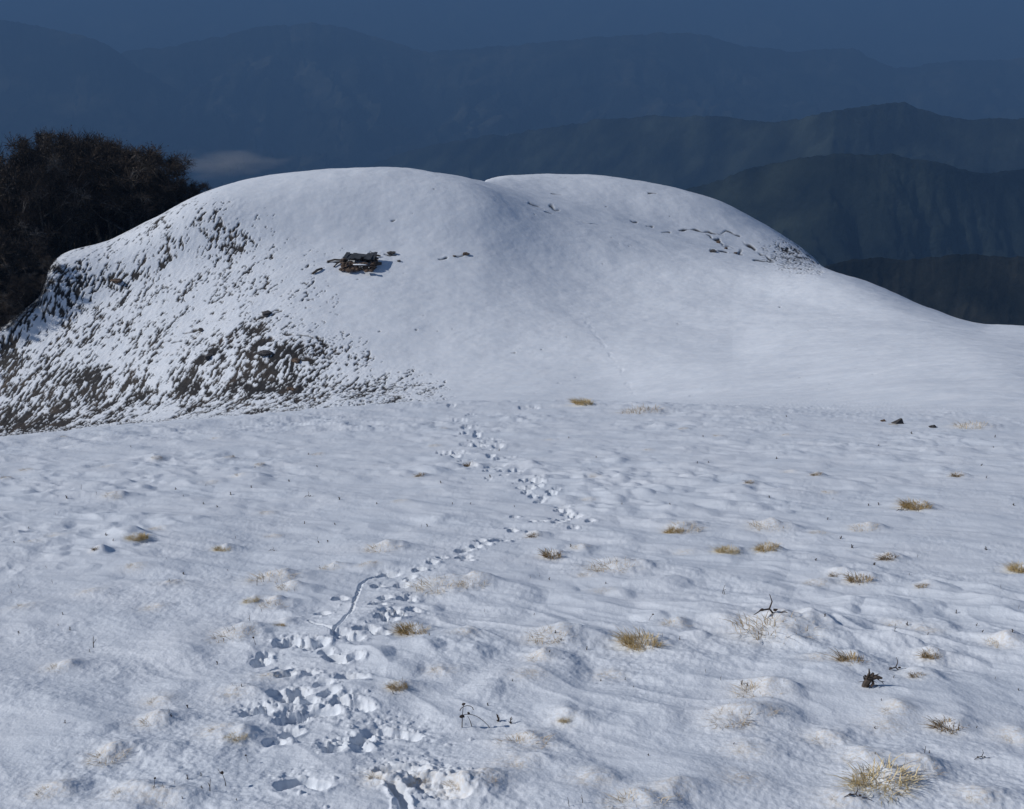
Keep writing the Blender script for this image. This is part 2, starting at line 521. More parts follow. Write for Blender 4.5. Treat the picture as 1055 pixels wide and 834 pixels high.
def seg_mask(pts, wpx, jitter=0.0, gap=None):
    """narrow ledges of bare rock along a line"""
    m = np.zeros(Xh.shape, np.float32)
    c0 = np.searchsorted(cols, min(p[0] for p in pts) - 20); c1 = np.searchsorted(cols, max(p[0] for p in pts) + 20)
    px, py = PXa[hl][:, c0:c1], PYa[hl][:, c0:c1]
    jx = perlin(px / 9.0, py / 5.0, 300) * jitter
    d = np.full(px.shape, 1e9)
    for (ax, ay), (bx, by) in zip(pts[:-1], pts[1:]):
        ux, uy = bx - ax, by - ay; L2 = ux * ux + uy * uy
        t = np.clip(((px - ax) * ux + (py - ay) * uy) / L2, 0, 1)
        d = np.minimum(d, np.hypot(px - ax - t * ux, (py + jx - ay - t * uy) * 1.3))
    w = wpx * (0.7 + 0.9 * perlin(px / 7.0, py / 7.0, 310))
    mm = np.clip((w - d) / 1.0 + 0.5, 0, 1)
    m[:, c0:c1] = mm
    return np.where(row_id[hl] < NROW - 60, m, 0)


ledges = [([(700, 237), (722, 238), (745, 242)], 1.2, 2), ([(743, 240), (748, 237), (762, 243)], 1.1, 1), ([(765, 249), (775, 255), (785, 264), (797, 268)], 1.3, 2),
          ([(728, 241), (742, 250)], 2.0, 3), ([(740, 248), (748, 254), (764, 262)], 2.6, 4), ([(733, 259), (748, 260)], 2.2, 1), ([(777, 268), (797, 270)], 1.2, 1), ([(800, 262), (812, 269)], 1.0, 2),
          ([(545, 208), (560, 213)], 1.3, 1), ([(566, 212), (576, 215)], 1.2, 1), ([(562, 218), (568, 219)], 1.2, 1), ([(600, 227), (616, 230)], 0.8, 2),
          ([(650, 229), (656, 230)], 1.1, 1), ([(666, 233), (672, 234)], 0.9, 1), ([(682, 239), (690, 240)], 1.0, 1), ([(568, 200), (578, 202)], 0.9, 1), ([(668, 199), (676, 199)], 1.0, 1),
          ([(264, 328), (275, 323), (286, 318)], 2.0, 2), ([(280, 324), (290, 319)], 1.2, 1), ([(270, 334), (278, 331)], 1.4, 1), ([(200, 341), (208, 339)], 1.8, 1), ([(189, 343), (203, 341)], 0.8, 1), ([(177, 353), (187, 350)], 1.4, 1),
          ([(205, 372), (215, 366), (223, 359)], 5.0, 3), ([(186, 405), (194, 394), (200, 380)], 4.2, 4), ([(256, 374), (262, 356), (276, 350)], 5.0, 4), ([(262, 366), (275, 380), (286, 388)], 6.0, 6), ([(296, 362), (306, 372), (322, 372)], 4.0, 3),
          ([(240, 396), (258, 400), (276, 402)], 4.5, 4), ([(296, 403), (308, 400)], 4.0, 2), ([(290, 343), (310, 346), (332, 350)], 2.5, 3),
          ([(452, 265), (460, 264)], 0.9, 1), ([(470, 263), (482, 261)], 1.0, 2), ([(322, 282), (331, 277)], 1.1, 1), ([(338, 270), (352, 268)], 1.0, 1), ([(396, 262), (408, 263)], 1.1, 1), ([(404, 227), (407, 226)], 1.1, 0)]
for pts, w, j in ledges:
    bare = np.maximum(bare, seg_mask(pts, w * (0.78 if pts[0][0] > 500 else 1.0), j))
trk = seg_mask([(655, 410), (648, 395), (637, 378), (622, 357), (608, 338), (601, 324)], 2.6, 4) * np.clip(perlin(PXa[hl] / 5.0, PYa[hl] / 4.0, 330) + 0.5, 0, 1)
bare = bare * np.clip((row_id[hl] - ROW_S) / 20.0, 0, 1)
bare *= (Yh < 420)
V[hl, :, 2] += wh * (-0.16 * bare - 0.04 * trk + 0.10 * dens * np.clip(nz, -0.8, 0.8))
BARE[hl] = bare
FOREST = np.clip((V[..., 1] - 230) / 60, 0, 1) * np.clip((row_id - (ROW_R + 114)) / 10, 0, 1)

# the faint old track climbing the hill
build_lookup()


def stamp(center, rad, fn):
    """apply fn(dx, dy) -> (dz, dthin) around a world point on the foreground"""
    px, py, zc = proj(center[0], center[1], center[2])
    k = F / zc
    c0 = max(0, int(np.searchsorted(cols, px - rad * k * 1.1))); c1 = min(NCOL, int(np.searchsorted(cols, px + rad * k * 1.1)) + 1)
    cm = min(max(int(np.searchsorted(cols, px)), 0), NCOL - 1)
    yy = V[:int(ROW_E) + 70, cm, 1]
    r0 = max(0, int(np.searchsorted(yy, center[1] - rad)) - 2); r1 = int(np.searchsorted(yy, center[1] + rad)) + 2
    sub = V[r0:r1, c0:c1]
    if sub.size == 0: return
    d, th = fn(sub[..., 0] - center[0], sub[..., 1] - center[1])
    V[r0:r1, c0:c1, 2] += d
    if th is not None:
        TH[r0:r1, c0:c1] = np.maximum(TH[r0:r1, c0:c1], th)


# ------------------------------------------------------------------ tussocks: where grass breaks through
# px, py, width in px, kind, label
TUFTS = [
    (943, 523, 24, 'gold', 'bright golden dry grass clump alone on the snow below the dark rock'),
    (1052, 587, 22, 'gold', 'dry golden grass tuft cut by the right edge of the picture'),
    (750, 569, 19, 'gold', 'small golden grass tuft, left one of a close pair on the snow'),
    (790, 566, 20, 'gold', 'small golden grass tuft, right one of a close pair on the snow'),
    (885, 598, 24, 'brown', 'low brown grass tuft beside a dark hollow in the snow'),
    (915, 576, 18, 'brown', 'sparse brown grass sprigs just above the low brown tuft'),
    (860, 593, 12, 'brown', None),
    (794, 648, 52, 'pale', 'wide flattened tan grass clump half covered by snow'),
    (875, 681, 26, 'brown', 'short straw tuft at the left end of the drift with the dark dead plant'),
    (958, 676, 18, 'brown', 'spiky reddish brown tuft at the right end of the drift with the dark dead plant'),
    (944, 697, 14, 'brown', None),
    (976, 749, 28, 'brown', 'flat brown straw tuft lying alone in smooth snow'),
    (908, 808, 58, 'gold', 'largest straw clump, spread wide with golden blades near the bottom edge'),
    (942, 795, 30, 'pale', 'pale straw tuft leaning against the largest clump'),
    (781, 712, 34, 'pale', 'pale snowed-in grass clump with dark stalks at its left'),
    (754, 740, 34, 'pale', None),
    (1031, 664, 20, 'pale', 'pale tuft half buried in a drift by the right edge'),
    (426, 652, 26, 'gold', 'golden brown grass tuft just right of the footprints'),
    (411, 708, 16, 'gold', 'small upright golden tuft with a dark stalk at its left foot'),
    (660, 663, 34, 'gold', 'bushy golden grass tuft bent to the left in mid slope'),
    (695, 644, 18, 'pale', 'thin pale tuft behind the bushy golden one'),
    (566, 657, 30, 'pale', 'pale flattened tuft on a low snow mound'),
    (583, 741, 11, 'gold', 'tiny golden sprig standing alone in the snow'),
    (539, 768, 34, 'pale', 'snow-covered mound with pale straw showing on its crest'),
    (393, 802, 20, 'pale', 'tan tuft between the two trenches at the bottom'),
    (428, 804, 16, 'pale', None),
    (655, 829, 40, 'pale', 'pale straw clump cut by the bottom edge of the picture'),
    (600, 418, 17, 'gold', 'orange grass tuft on the far brink of the slope'),
    (569, 573, 20, 'brown', 'brown flattened tuft right of the footprints in mid distance'),
    (550, 553, 12, 'brown', None),
    (632, 586, 34, 'pale', 'wide pale straw patch on a long drift in mid distance'),
    (605, 594, 12, 'pale', None),
    (393, 566, 22, 'pale', None),
    (450, 606, 34, 'pale', 'pale snowy straw patch right of the dragged groove'),
    (695, 548, 16, 'gold', None),
    (143, 555, 16, 'gold', 'small golden tuft on the left behind a long drift'),
    (230, 567, 13, 'gold', 'small yellowish tuft tucked against a drift on the left'),
    (101, 566, 9, 'brown', None),
    (279, 597, 30, 'pale', 'frosted pale straw cluster among thin dark stalks'),
    (297, 606, 16, 'pale', None),
    (260, 620, 12, 'gold', None),
    (281, 624, 18, 'pale', None),
    (342, 586, 14, 'pale', None),
    (118, 511, 14, 'pale', None),
    (111, 780, 26, 'pale', 'pale straw edge on a wide drift near the left bottom'),
    (245, 760, 16, 'gold', 'small tan tuft at the head of a drift left of the footprints'),
    (163, 826, 26, 'pale', 'pale tuft below the cluster of seed-headed stalks at the bottom left'),
    (289, 645, 9, 'gold', None),
    (240, 656, 30, 'pale', None),
    (841, 490, 11, 'brown', None),
    (772, 498, 9, 'brown', None),
    (986, 491, 13, 'brown', None),
    (949, 605, 12, 'brown', None),
    (433, 491, 10, 'brown', None),
    (483, 481, 12, 'brown', None),
    (790, 543, 24, 'pale', None),
    (890, 545, 18, 'pale', None),
    (1000, 440, 24, 'pale', None),
    (660, 425, 26, 'pale', None),
    (705, 545, 22, 'pale', None),
    (840, 602, 14, 'pale', None),
    (486, 602, 20, 'pale', None),
]
for i in range(95):
    py = 432 + 395 * random.random() ** 1.1; px = random.uniform(3, 1052)
    if abs(px - (520 - (py - 430) * .55)) < 50 or min(abs(px - t[0]) + abs(py - t[1]) for t in TUFTS) < 26: continue
    TUFTS.append((px, py, random.uniform(7, 13) * (0.55 + (py - 430) / 400), 'pale', None))
for px, py, w, kind, lab in TUFTS:
    c, k = hit(px, py)
    wm = w / k
    rad = max(0.14, wm * (0.75 if kind != 'pale' else 0.95))
    hgt = (0.04 + 0.14 * min(wm, 0.5)) * (0.45 if (kind == 'pale' and w < 13 and not lab) else 1.0)
    tn = {'gold': 0.45, 'brown': 0.4, 'pale': 0.85}[kind]
    seed = random.random() * 100

    def fn(dx, dy, rad=rad, hgt=hgt, tn=tn, seed=seed):
        ex = dx - 0.35 * rad; ey = dy - 0.25 * rad
        ex = np.where(ex > 0, ex * 0.75, ex * 1.15)
        d2 = (ex * ex + ey * ey) / (rad * rad)
        n = 1 + 0.35 * perlin(dx / 0.13 + seed, dy / 0.13, 400)
        m = np.exp(-1.4 * d2) * n
        return hgt * m * (d2 < 6), np.clip(np.exp(-1.2 * (dx * dx + dy * dy) / (rad * rad)) * n * tn, 0, 1)
    stamp(c, rad * 3.2, fn)
build_lookup()

# ------------------------------------------------------------------ the trail of footprints
# px, py, length in px, heading in degrees (image), depth factor
PITS = [(296, 663, 27, 10, 1.0), (325, 666, 24, 5, 1.0), (268, 684, 18, 20, 1.2), (294, 694, 22, 8, 1.0), (291, 720, 14, 40, 1.0), (307, 715, 22, 12, 1.1), (264, 735, 34, 12, 1.0), (299, 758, 18, -20, 0.9),
        (303, 806, 40, 22, 1.2), (343, 770, 26, -50, 1.0), (350, 617, 14, 20, 1.1), (389, 622, 17, 8, 1.1), (389, 604, 14, 25, 1.0), (393, 635, 12, 0, 1.0), (376, 648, 24, 6, 0.9), (432, 587, 14, 40, 1.1),
        (400, 593, 22, 8, 0.8), (355, 657, 18, 15, 0.9), (411, 634, 14, -30, 0.8), (333, 705, 18, 0, 0.7), (350, 722, 20, 10, 0.8), (373, 762, 24, -40, 0.9), (404, 755, 66, -8, 0.8), (450, 808, 74, -24, 0.9), (414, 789, 62, -6, 0.7),
        (414, 605, 16, -5, 0.8), (420, 617, 18, -3, 0.8), (400, 630, 16, -15, 0.7), (365, 658, 20, 5, 0.8), (343, 678, 22, -15, 0.8), (361, 697, 30, -6, 0.8), (303, 741, 28, -30, 0.8), (330, 735, 40, 2, 0.8), (365, 725, 26, 6, 0.8),
        (514, 557, 24, 14, 1.0), (478, 567, 18, 14, 1.0), (490, 564, 10, 14, 0.9), (478, 575, 18, 12, 1.0), (500, 561, 10, 10, 0.9), (570, 535, 11, 20, 1.1), (550, 538, 8, 40, 1.1), (530, 532, 9, 0, 0.9),
        (536, 504, 7, -60, 1.0), (544, 505, 10, -30, 0.9), (568, 507, 13, -12, 0.9), (555, 518, 10, 0, 0.9), (548, 512, 8, 0, 0.9), (579, 523, 14, -4, 0.9), (560, 513, 9, -10, 0.8), (551, 496, 20, -6, 0.9), (540, 496, 10, -10, 0.8),
        (555, 500, 8, 0, 0.8), (533, 484, 11, -15, 0.9), (510, 481, 9, -20, 0.8), (519, 490, 8, 0, 0.8), (503, 493, 6, 0, 0.9), (482, 480, 12, 10, 0.8), (466, 468, 9, -10, 1.0), (469, 471, 9, 0, 0.8), (486, 460, 9, 12, 0.9), (495, 459, 8, 6, 0.9),
        (504, 453, 14, 8, 0.7), (491, 450, 7, 0, 0.9), (476, 434, 9, 5, 0.9), (494, 429, 10, 10, 0.8), (513, 459, 12, 0, 0.7), (584, 531, 12, -2, 0.8), (593, 533, 14, -6, 0.8), (590, 544, 10, 0, 0.8), (546, 548, 9, 0, 0.7), (525, 545, 9, 10, 0.7),
        (480, 441, 8, 0, 0.8), (485, 446, 8, -10, 0.8), (505, 470, 8, 0, 0.7), (520, 472, 9, -15, 0.7), (445, 580, 9, 10, 0.8), (455, 575, 8, 0, 0.7), (465, 418, 8, 0, 0.7), (540, 420, 12, 0, 0.6), (550, 421, 10, 0, 0.6), (575, 527, 8, -10, 0.8)]
for _ in range(70):
    q = random.choice(PITS[:73]); sc_ = max(0.25, (q[1] - 400) / 400)
    PITS.append((q[0] + random.gauss(6, 26) * sc_, q[1] + random.gauss(2, 13) * sc_, random.uniform(5, 17) * (0.35 + sc_ * 0.65), random.uniform(-50, 50), random.uniform(0.35, 0.75)))
clods = []
ZB4 = V[:, :, 2].copy()
for px, py, L, ang, dep in PITS:
    c, k = hit(px, py)
    fs = (KP / ((k and F / k) ** 2))            # px of image height per metre of ground depth
    a = math.radians(ang)
    u = Vector((math.cos(a) / k, math.sin(a) / fs * 0.7, 0))
    hl_ = max(0.055, L / k * 0.5); hw = min(max(0.065, 0.42 * hl_), 0.10)
    ang_w = math.atan2(u.y, u.x)
    ang_w = max(min(ang_w, 1.0), -1.0)
    dp = 0.10 * dep * (1.0 if k > 60 else 0.85)
    if k < 60: hw = max(hw, 1.4 / fs)
    sd = random.random() * 90

    def fn(dx, dy, hl_=hl_, hw=hw, w=ang_w, dp=dp, sd=sd):
        n = perlin(dx / 0.07 + sd, dy / 0.07, 500); n2 = perlin(dx / 0.03 + sd, dy / 0.03, 501)
        e = dx * math.cos(w) + dy * math.sin(w); g = -dx * math.sin(w) + dy * math.cos(w)
        q = (np.abs(e / hl_) ** 2.6 + np.abs(g / hw) ** 2.6) ** (1 / 2.6) + 0.16 * n
        pit = np.clip((1.12 - q) / 0.34, 0, 1); pit = pit * pit * (3 - 2 * pit)
        rim = np.exp(-((q - 1.55) / 0.26) ** 2) * (0.5 + 0.5 * np.clip(dx / hl_ - dy / hw * 0.6, -1, 1)) * (0.7 + 1.1 * n)
        return -dp * pit * (1 + 0.2 * n2) + 0.011 * np.maximum(rim, 0), None
    stamp(c, hl_ * 2.6, fn)
    for _ in range(int(1 + 3 * dep)):
        clods.append((c.x + random.gauss(0.5 * hl_, hl_), c.y + random.gauss(-0.25 * hw, hw * 1.6), random.uniform(0.006, 0.020)))
for x, y, r in clods:
    sd = random.random() * 90

    def fn(dx, dy, r=r, sd=sd):
        q = np.hypot(dx * (1 + 0.3 * math.sin(sd)), dy) / r + 0.35 * perlin(dx / (0.8 * r) + sd, dy / (0.8 * r), 510)
        return r * 0.8 * np.sqrt(np.clip(1 - q * q, 0, 1)) * np.clip(1.0 + 0.5 * perlin(dx / (0.5 * r) + sd, dy / (0.5 * r), 511), 0, 2), None
    g = hit(*proj(x, y, -2.5 - 0.27 * y)[:2])[0]
    stamp((x, y, g.z), r * 2, fn)


DL = V[:, :, 2] - ZB4                               # the snow is only so deep: prints bottom out on firm ground
V[:, :, 2] = ZB4 + np.where(DL < 0, -0.08 * np.tanh(-DL / 0.08), np.minimum(DL, 0.022))
del ZB4, DL


def carve(pts, wid, dep, rim=0.5):
    """a narrow groove dragged through the snow"""
    P = [hit(*p)[0] for p in pts]
    t = np.arange(len(P)); n = 80
    xs = pchip(t, np.array([p.x for p in P]), np.linspace(0, len(P) - 1, n))[:, 0]; ys = pchip(t, np.array([p.y for p in P]), np.linspace(0, len(P) - 1, n))[:, 0]
    cx, cy = xs.mean(), ys.mean(); rad = max(xs.max() - xs.min(), ys.max() - ys.min()) / 2 + 4 * wid

    def fn(dx, dy):
        d = np.full(dx.shape, 1e9)
        for x, y in zip(xs, ys):
            d = np.minimum(d, np.hypot(dx - (x - cx), dy - (y - cy)))
        d = np.abs(d * (1 + 0.5 * perlin(dx / 0.05, dy / 0.05, 520)) + 0.006 * perlin(dx / 0.11, dy / 0.11, 521))
        return -dep * np.exp(-(d / wid) ** 4) + rim * dep * 0.35 * np.exp(-((d - 1.9 * wid) / (0.6 * wid)) ** 2), None
    zz = sum(p.z for p in P) / len(P)
    stamp((cx, cy, zz), rad, fn)


carve([(398, 592), (382, 596), (371, 604), (367, 616), (362, 630), (353, 640), (344, 649)], 0.013, 0.035, 0.2)
carve([(404, 808), (411, 816), (416, 826), (419, 840)], 0.026, 0.07)
carve([(344, 649), (330, 644), (318, 640)], 0.012, 0.02)
carve([(385, 800), (400, 806)], 0.012, 0.03)
build_lookup()
# rough, crumbly snow along the whole trail
for px, py, L, ang, dep in PITS[:105]:
    c, k = hit(px, py); rr = max(0.10, L / k * 0.9)

    def fn(dx, dy, rr=rr, ox=c.x, oy=c.y):
        w = np.exp(-(dx * dx + dy * dy) / (rr * rr) * 1.6)
        f_ = fbm((dx + ox) / 0.09, (dy + oy) / 0.06, 530, 4)
        return w * (0.008 * np.clip(f_, -0.5, 0.35) + 0.005 * np.clip(f_ / 0.09, -1, 1) - 0.004), None
    stamp(c, rr * 1.7, fn)
build_lookup()

# behind the camera the slope simply goes on
back = []
for Yb, xs in ((-30, 16.0), (-12, 8.0), (-3, 3.5)):
    x = V[0, :, 0] * xs
    back.append(np.stack([x, np.full(NCOL, float(Yb)), np.full(NCOL, -2.75 - 0.27 * Yb)], -1))
near = np.concatenate([np.array(back), V[:ROW_S + 1]], 0)
def padz(a): return np.concatenate([np.zeros((3, NCOL), np.float32), a[:ROW_S + 1]], 0)
o = link('snow_slope', grid_mesh('snow_slope', near, M_SNOW, {'thin': padz(TH), 'bare': padz(BARE), 'forest': padz(FOREST)}))
tag(o, kind='structure')
o = link('snow_hill', grid_mesh('snow_hill', V[ROW_S:], M_SNOW, {'thin': TH[ROW_S:], 'bare': BARE[ROW_S:], 'forest': FOREST[ROW_S:]}))
tag(o, kind='structure')

# ------------------------------------------------------------------ grass tufts
def tuft_mesh(name, mat, n, hgt, spread, lean, seed, bw=0.010, core=0.3):
    r = random.Random(seed); m = MB()
    for i in range(n):
        a = r.uniform(0, 2 * math.pi); rad = 0.5 * core * math.sqrt(r.random())
        p = Vector((math.cos(a) * rad * 1.5, math.sin(a) * rad, -0.06))
        out = Vector((math.cos(a), math.sin(a) * 0.7, 0)) * r.uniform(0.15, 1.0) * spread + Vector(lean) * r.uniform(0.4, 1.2)
        out += Vector((r.gauss(0, 0.15), r.gauss(0, 0.13), 0))
        h = hgt * r.uniform(0.12, 1.05)
        pts = []
        for t in (0, 0.35, 0.7, 1.0):
            z = h * (1.35 * t - 0.45 * t * t)
            pts.append(p + out * (0.35 * t + 0.65 * t * t) + Vector((0, 0, z + 0.0)))
        d = out.normalized() if out.length > 1e-6 else Vector((1, 0, 0))
        side = Vector((-d.y, d.x, r.uniform(-0.5, 0.5))).normalized()
        w = bw * r.uniform(0.6, 1.4)
        m.strip(pts, (w, w, w * 0.75, w * 0.15), side)
    return m.mesh(name, mat)


PROTO = {
    'gold': [tuft_mesh('dry_grass_tuft', M_STRAW, 640, 0.40, 0.27, (-0.16, -0.09, 0), s, 0.0085, 0.80) for s in (1, 2, 3, 4)],
    'brown': [tuft_mesh('dry_grass_tuft', M_BROWN, 260, 0.42, 0.28, (-0.16, -0.06, 0), s, 0.012, 0.6) for s in (11, 12, 13)],
    'pale': [tuft_mesh('dry_grass_tuft', M_PALE, 180, 0.30, 0.30, (-0.08, -0.03, 0), s, 0.0068, 1.0) for s in (21, 22, 23)],
}
SHARED = {'gold': 'little golden grass tip poking out of the snow', 'brown': 'little brown grass tip poking out of the snow', 'pale': 'pale frosted straw just showing through the snow'}
for i, (px, py, w, kind, lab) in enumerate(TUFTS):
    c, k = hit(px, py)
    o = link('dry_grass_tuft', PROTO[kind][i % len(PROTO[kind])])
    s = w / k * 1.05
    o.location = (c.x, c.y, c.z - 0.01); o.scale = (s, s, s * random.uniform(0.85, 1.1)); o.rotation_euler = (R(-8), 0, random.uniform(-0.5, 0.5))
    tag(o, lab or SHARED[kind], 'grass tuft', 'dry grass tufts standing out of the snow')

# ------------------------------------------------------------------ dead weeds
def weed(kind, seed, H):
    """returns (stem mesh, seed head mesh or None)"""
    r = random.Random(seed); st = MB(); heads = []; lf = None
    def head(*a):
        heads.append(MB()); heads[-1].blob(*a)
    def stem(p0, d, h, bend, rad=0.0026, n=6):
        pts = [Vector(p0) + Vector((d[0] * t + bend[0] * t * t, d[1] * t + bend[1] * t * t, h * (t - 0.25 * abs(bend[0] / max(h, .01)) * t * t))) for t in [i / n for i in range(n + 1)]]
        st.tube(pts, [rad * (1 - 0.5 * i / n) for i in range(n + 1)], 4)
        return pts
    if kind == 'stalk':
        p = stem((0, 0, -0.02), (r.uniform(-.02, .02), 0), H, (r.uniform(-.03, .03), 0.01))
        head(p[-1] + Vector((0, 0, 0.004)), 0.010, r, (1.2, 1, 0.8), 0.4, 1)
    elif kind == 'bare':
        p = stem((0, 0, -0.02), (r.uniform(-.03, .03), 0), H, (r.uniform(-.04, .04), 0.01))
        st.tube([p[3], p[3] + Vector((r.choice((-1, 1)) * 0.02, 0, 0.015))], [0.002, 0.001], 4)
    elif kind == 'leafy':
        p = stem((0, 0, -0.02), (r.uniform(-.012, .012), 0), H, (r.uniform(-.02, .02), 0), 0.0045)
        m = MB()
        for j in range(9):
            q = p[1 + j % 5]; a = r.uniform(0, 6.28); d = Vector((math.cos(a) * .5, math.sin(a) * .5, r.uniform(.2, 1.0))).normalized()
            m.strip([q, q + d * 0.008, q + d * 0.017], (0.002, 0.0042, 0.0008), d.cross(Vector((.3, .2, 1))).normalized())
        lf = m
    elif kind == 'curled':
        p = stem((0, 0, -0.02), (0.0, 0), H, (0.01, 0))
        head(p[-1], 0.009, r, (1.2, 1, .8), 0.4, 1)
        stem((0.05, 0, -0.02), (0.0, 0), H * 0.55, (-0.02, 0))
        pts = [Vector((0.0 + 0.15 * t, -0.02 * t, H * (0.45 + 0.35 * t - 0.95 * t * t))) for t in [i / 8 for i in range(9)]]
        st.tube(pts, 0.0018, 4)
        head(Vector((0.0, 0, H * 0.42)), 0.010, r, (1.5, 1, .8), 0.5, 1); head(Vector((0.035, 0, H * 0.5)), 0.007, r, (1, 1, 1), 0.5, 1)
        pts = [Vector((0.025 + 0.035 * math.cos(t), 0, H * 0.6 + 0.03 * math.sin(t))) for t in [i * 0.5 for i in range(7)]]
        st.tube(pts, 0.0022, 4)
    elif kind == 'twig':
        a = Vector((0, 0, -0.015)); p = [a, Vector((-.03, 0, .02)), Vector((-.075, -.01, .018)), Vector((-.11, -.02, .0))]
        st.tube(p, [.005, .005, .004, .002], 4)
        st.tube([p[1], Vector((-.02, 0, .06)), Vector((-.035, 0, .10))], [.004, .003, .0015], 4)
        st.tube([a, Vector((.04, -.01, .012)), Vector((.08, -.02, -.005))], [.004, .003, .002], 4)
        head((0.0, 0, 0.015), 0.009, r, (1.3, 1, .9), .5, 1); head((-.07, -.01, .022), 0.010, r, (1.3, 1, .8), .5, 1)
    sm = st.mesh('stem', M_WEED)
    out = [('seed_head', h.mesh('seed_head', M_WEED)) for h in heads]
    if lf: out.append(('leaf_cluster', lf.mesh('leaf_cluster', M_WEED)))
    return sm, out


WP = {k: [weed(k, 10 * i + j, h) for j in range(3)] for i, (k, h) in enumerate((('stalk', 0.11), ('bare', 0.085), ('leafy', 0.06), ('curled', 0.16), ('twig', 0.1)))}
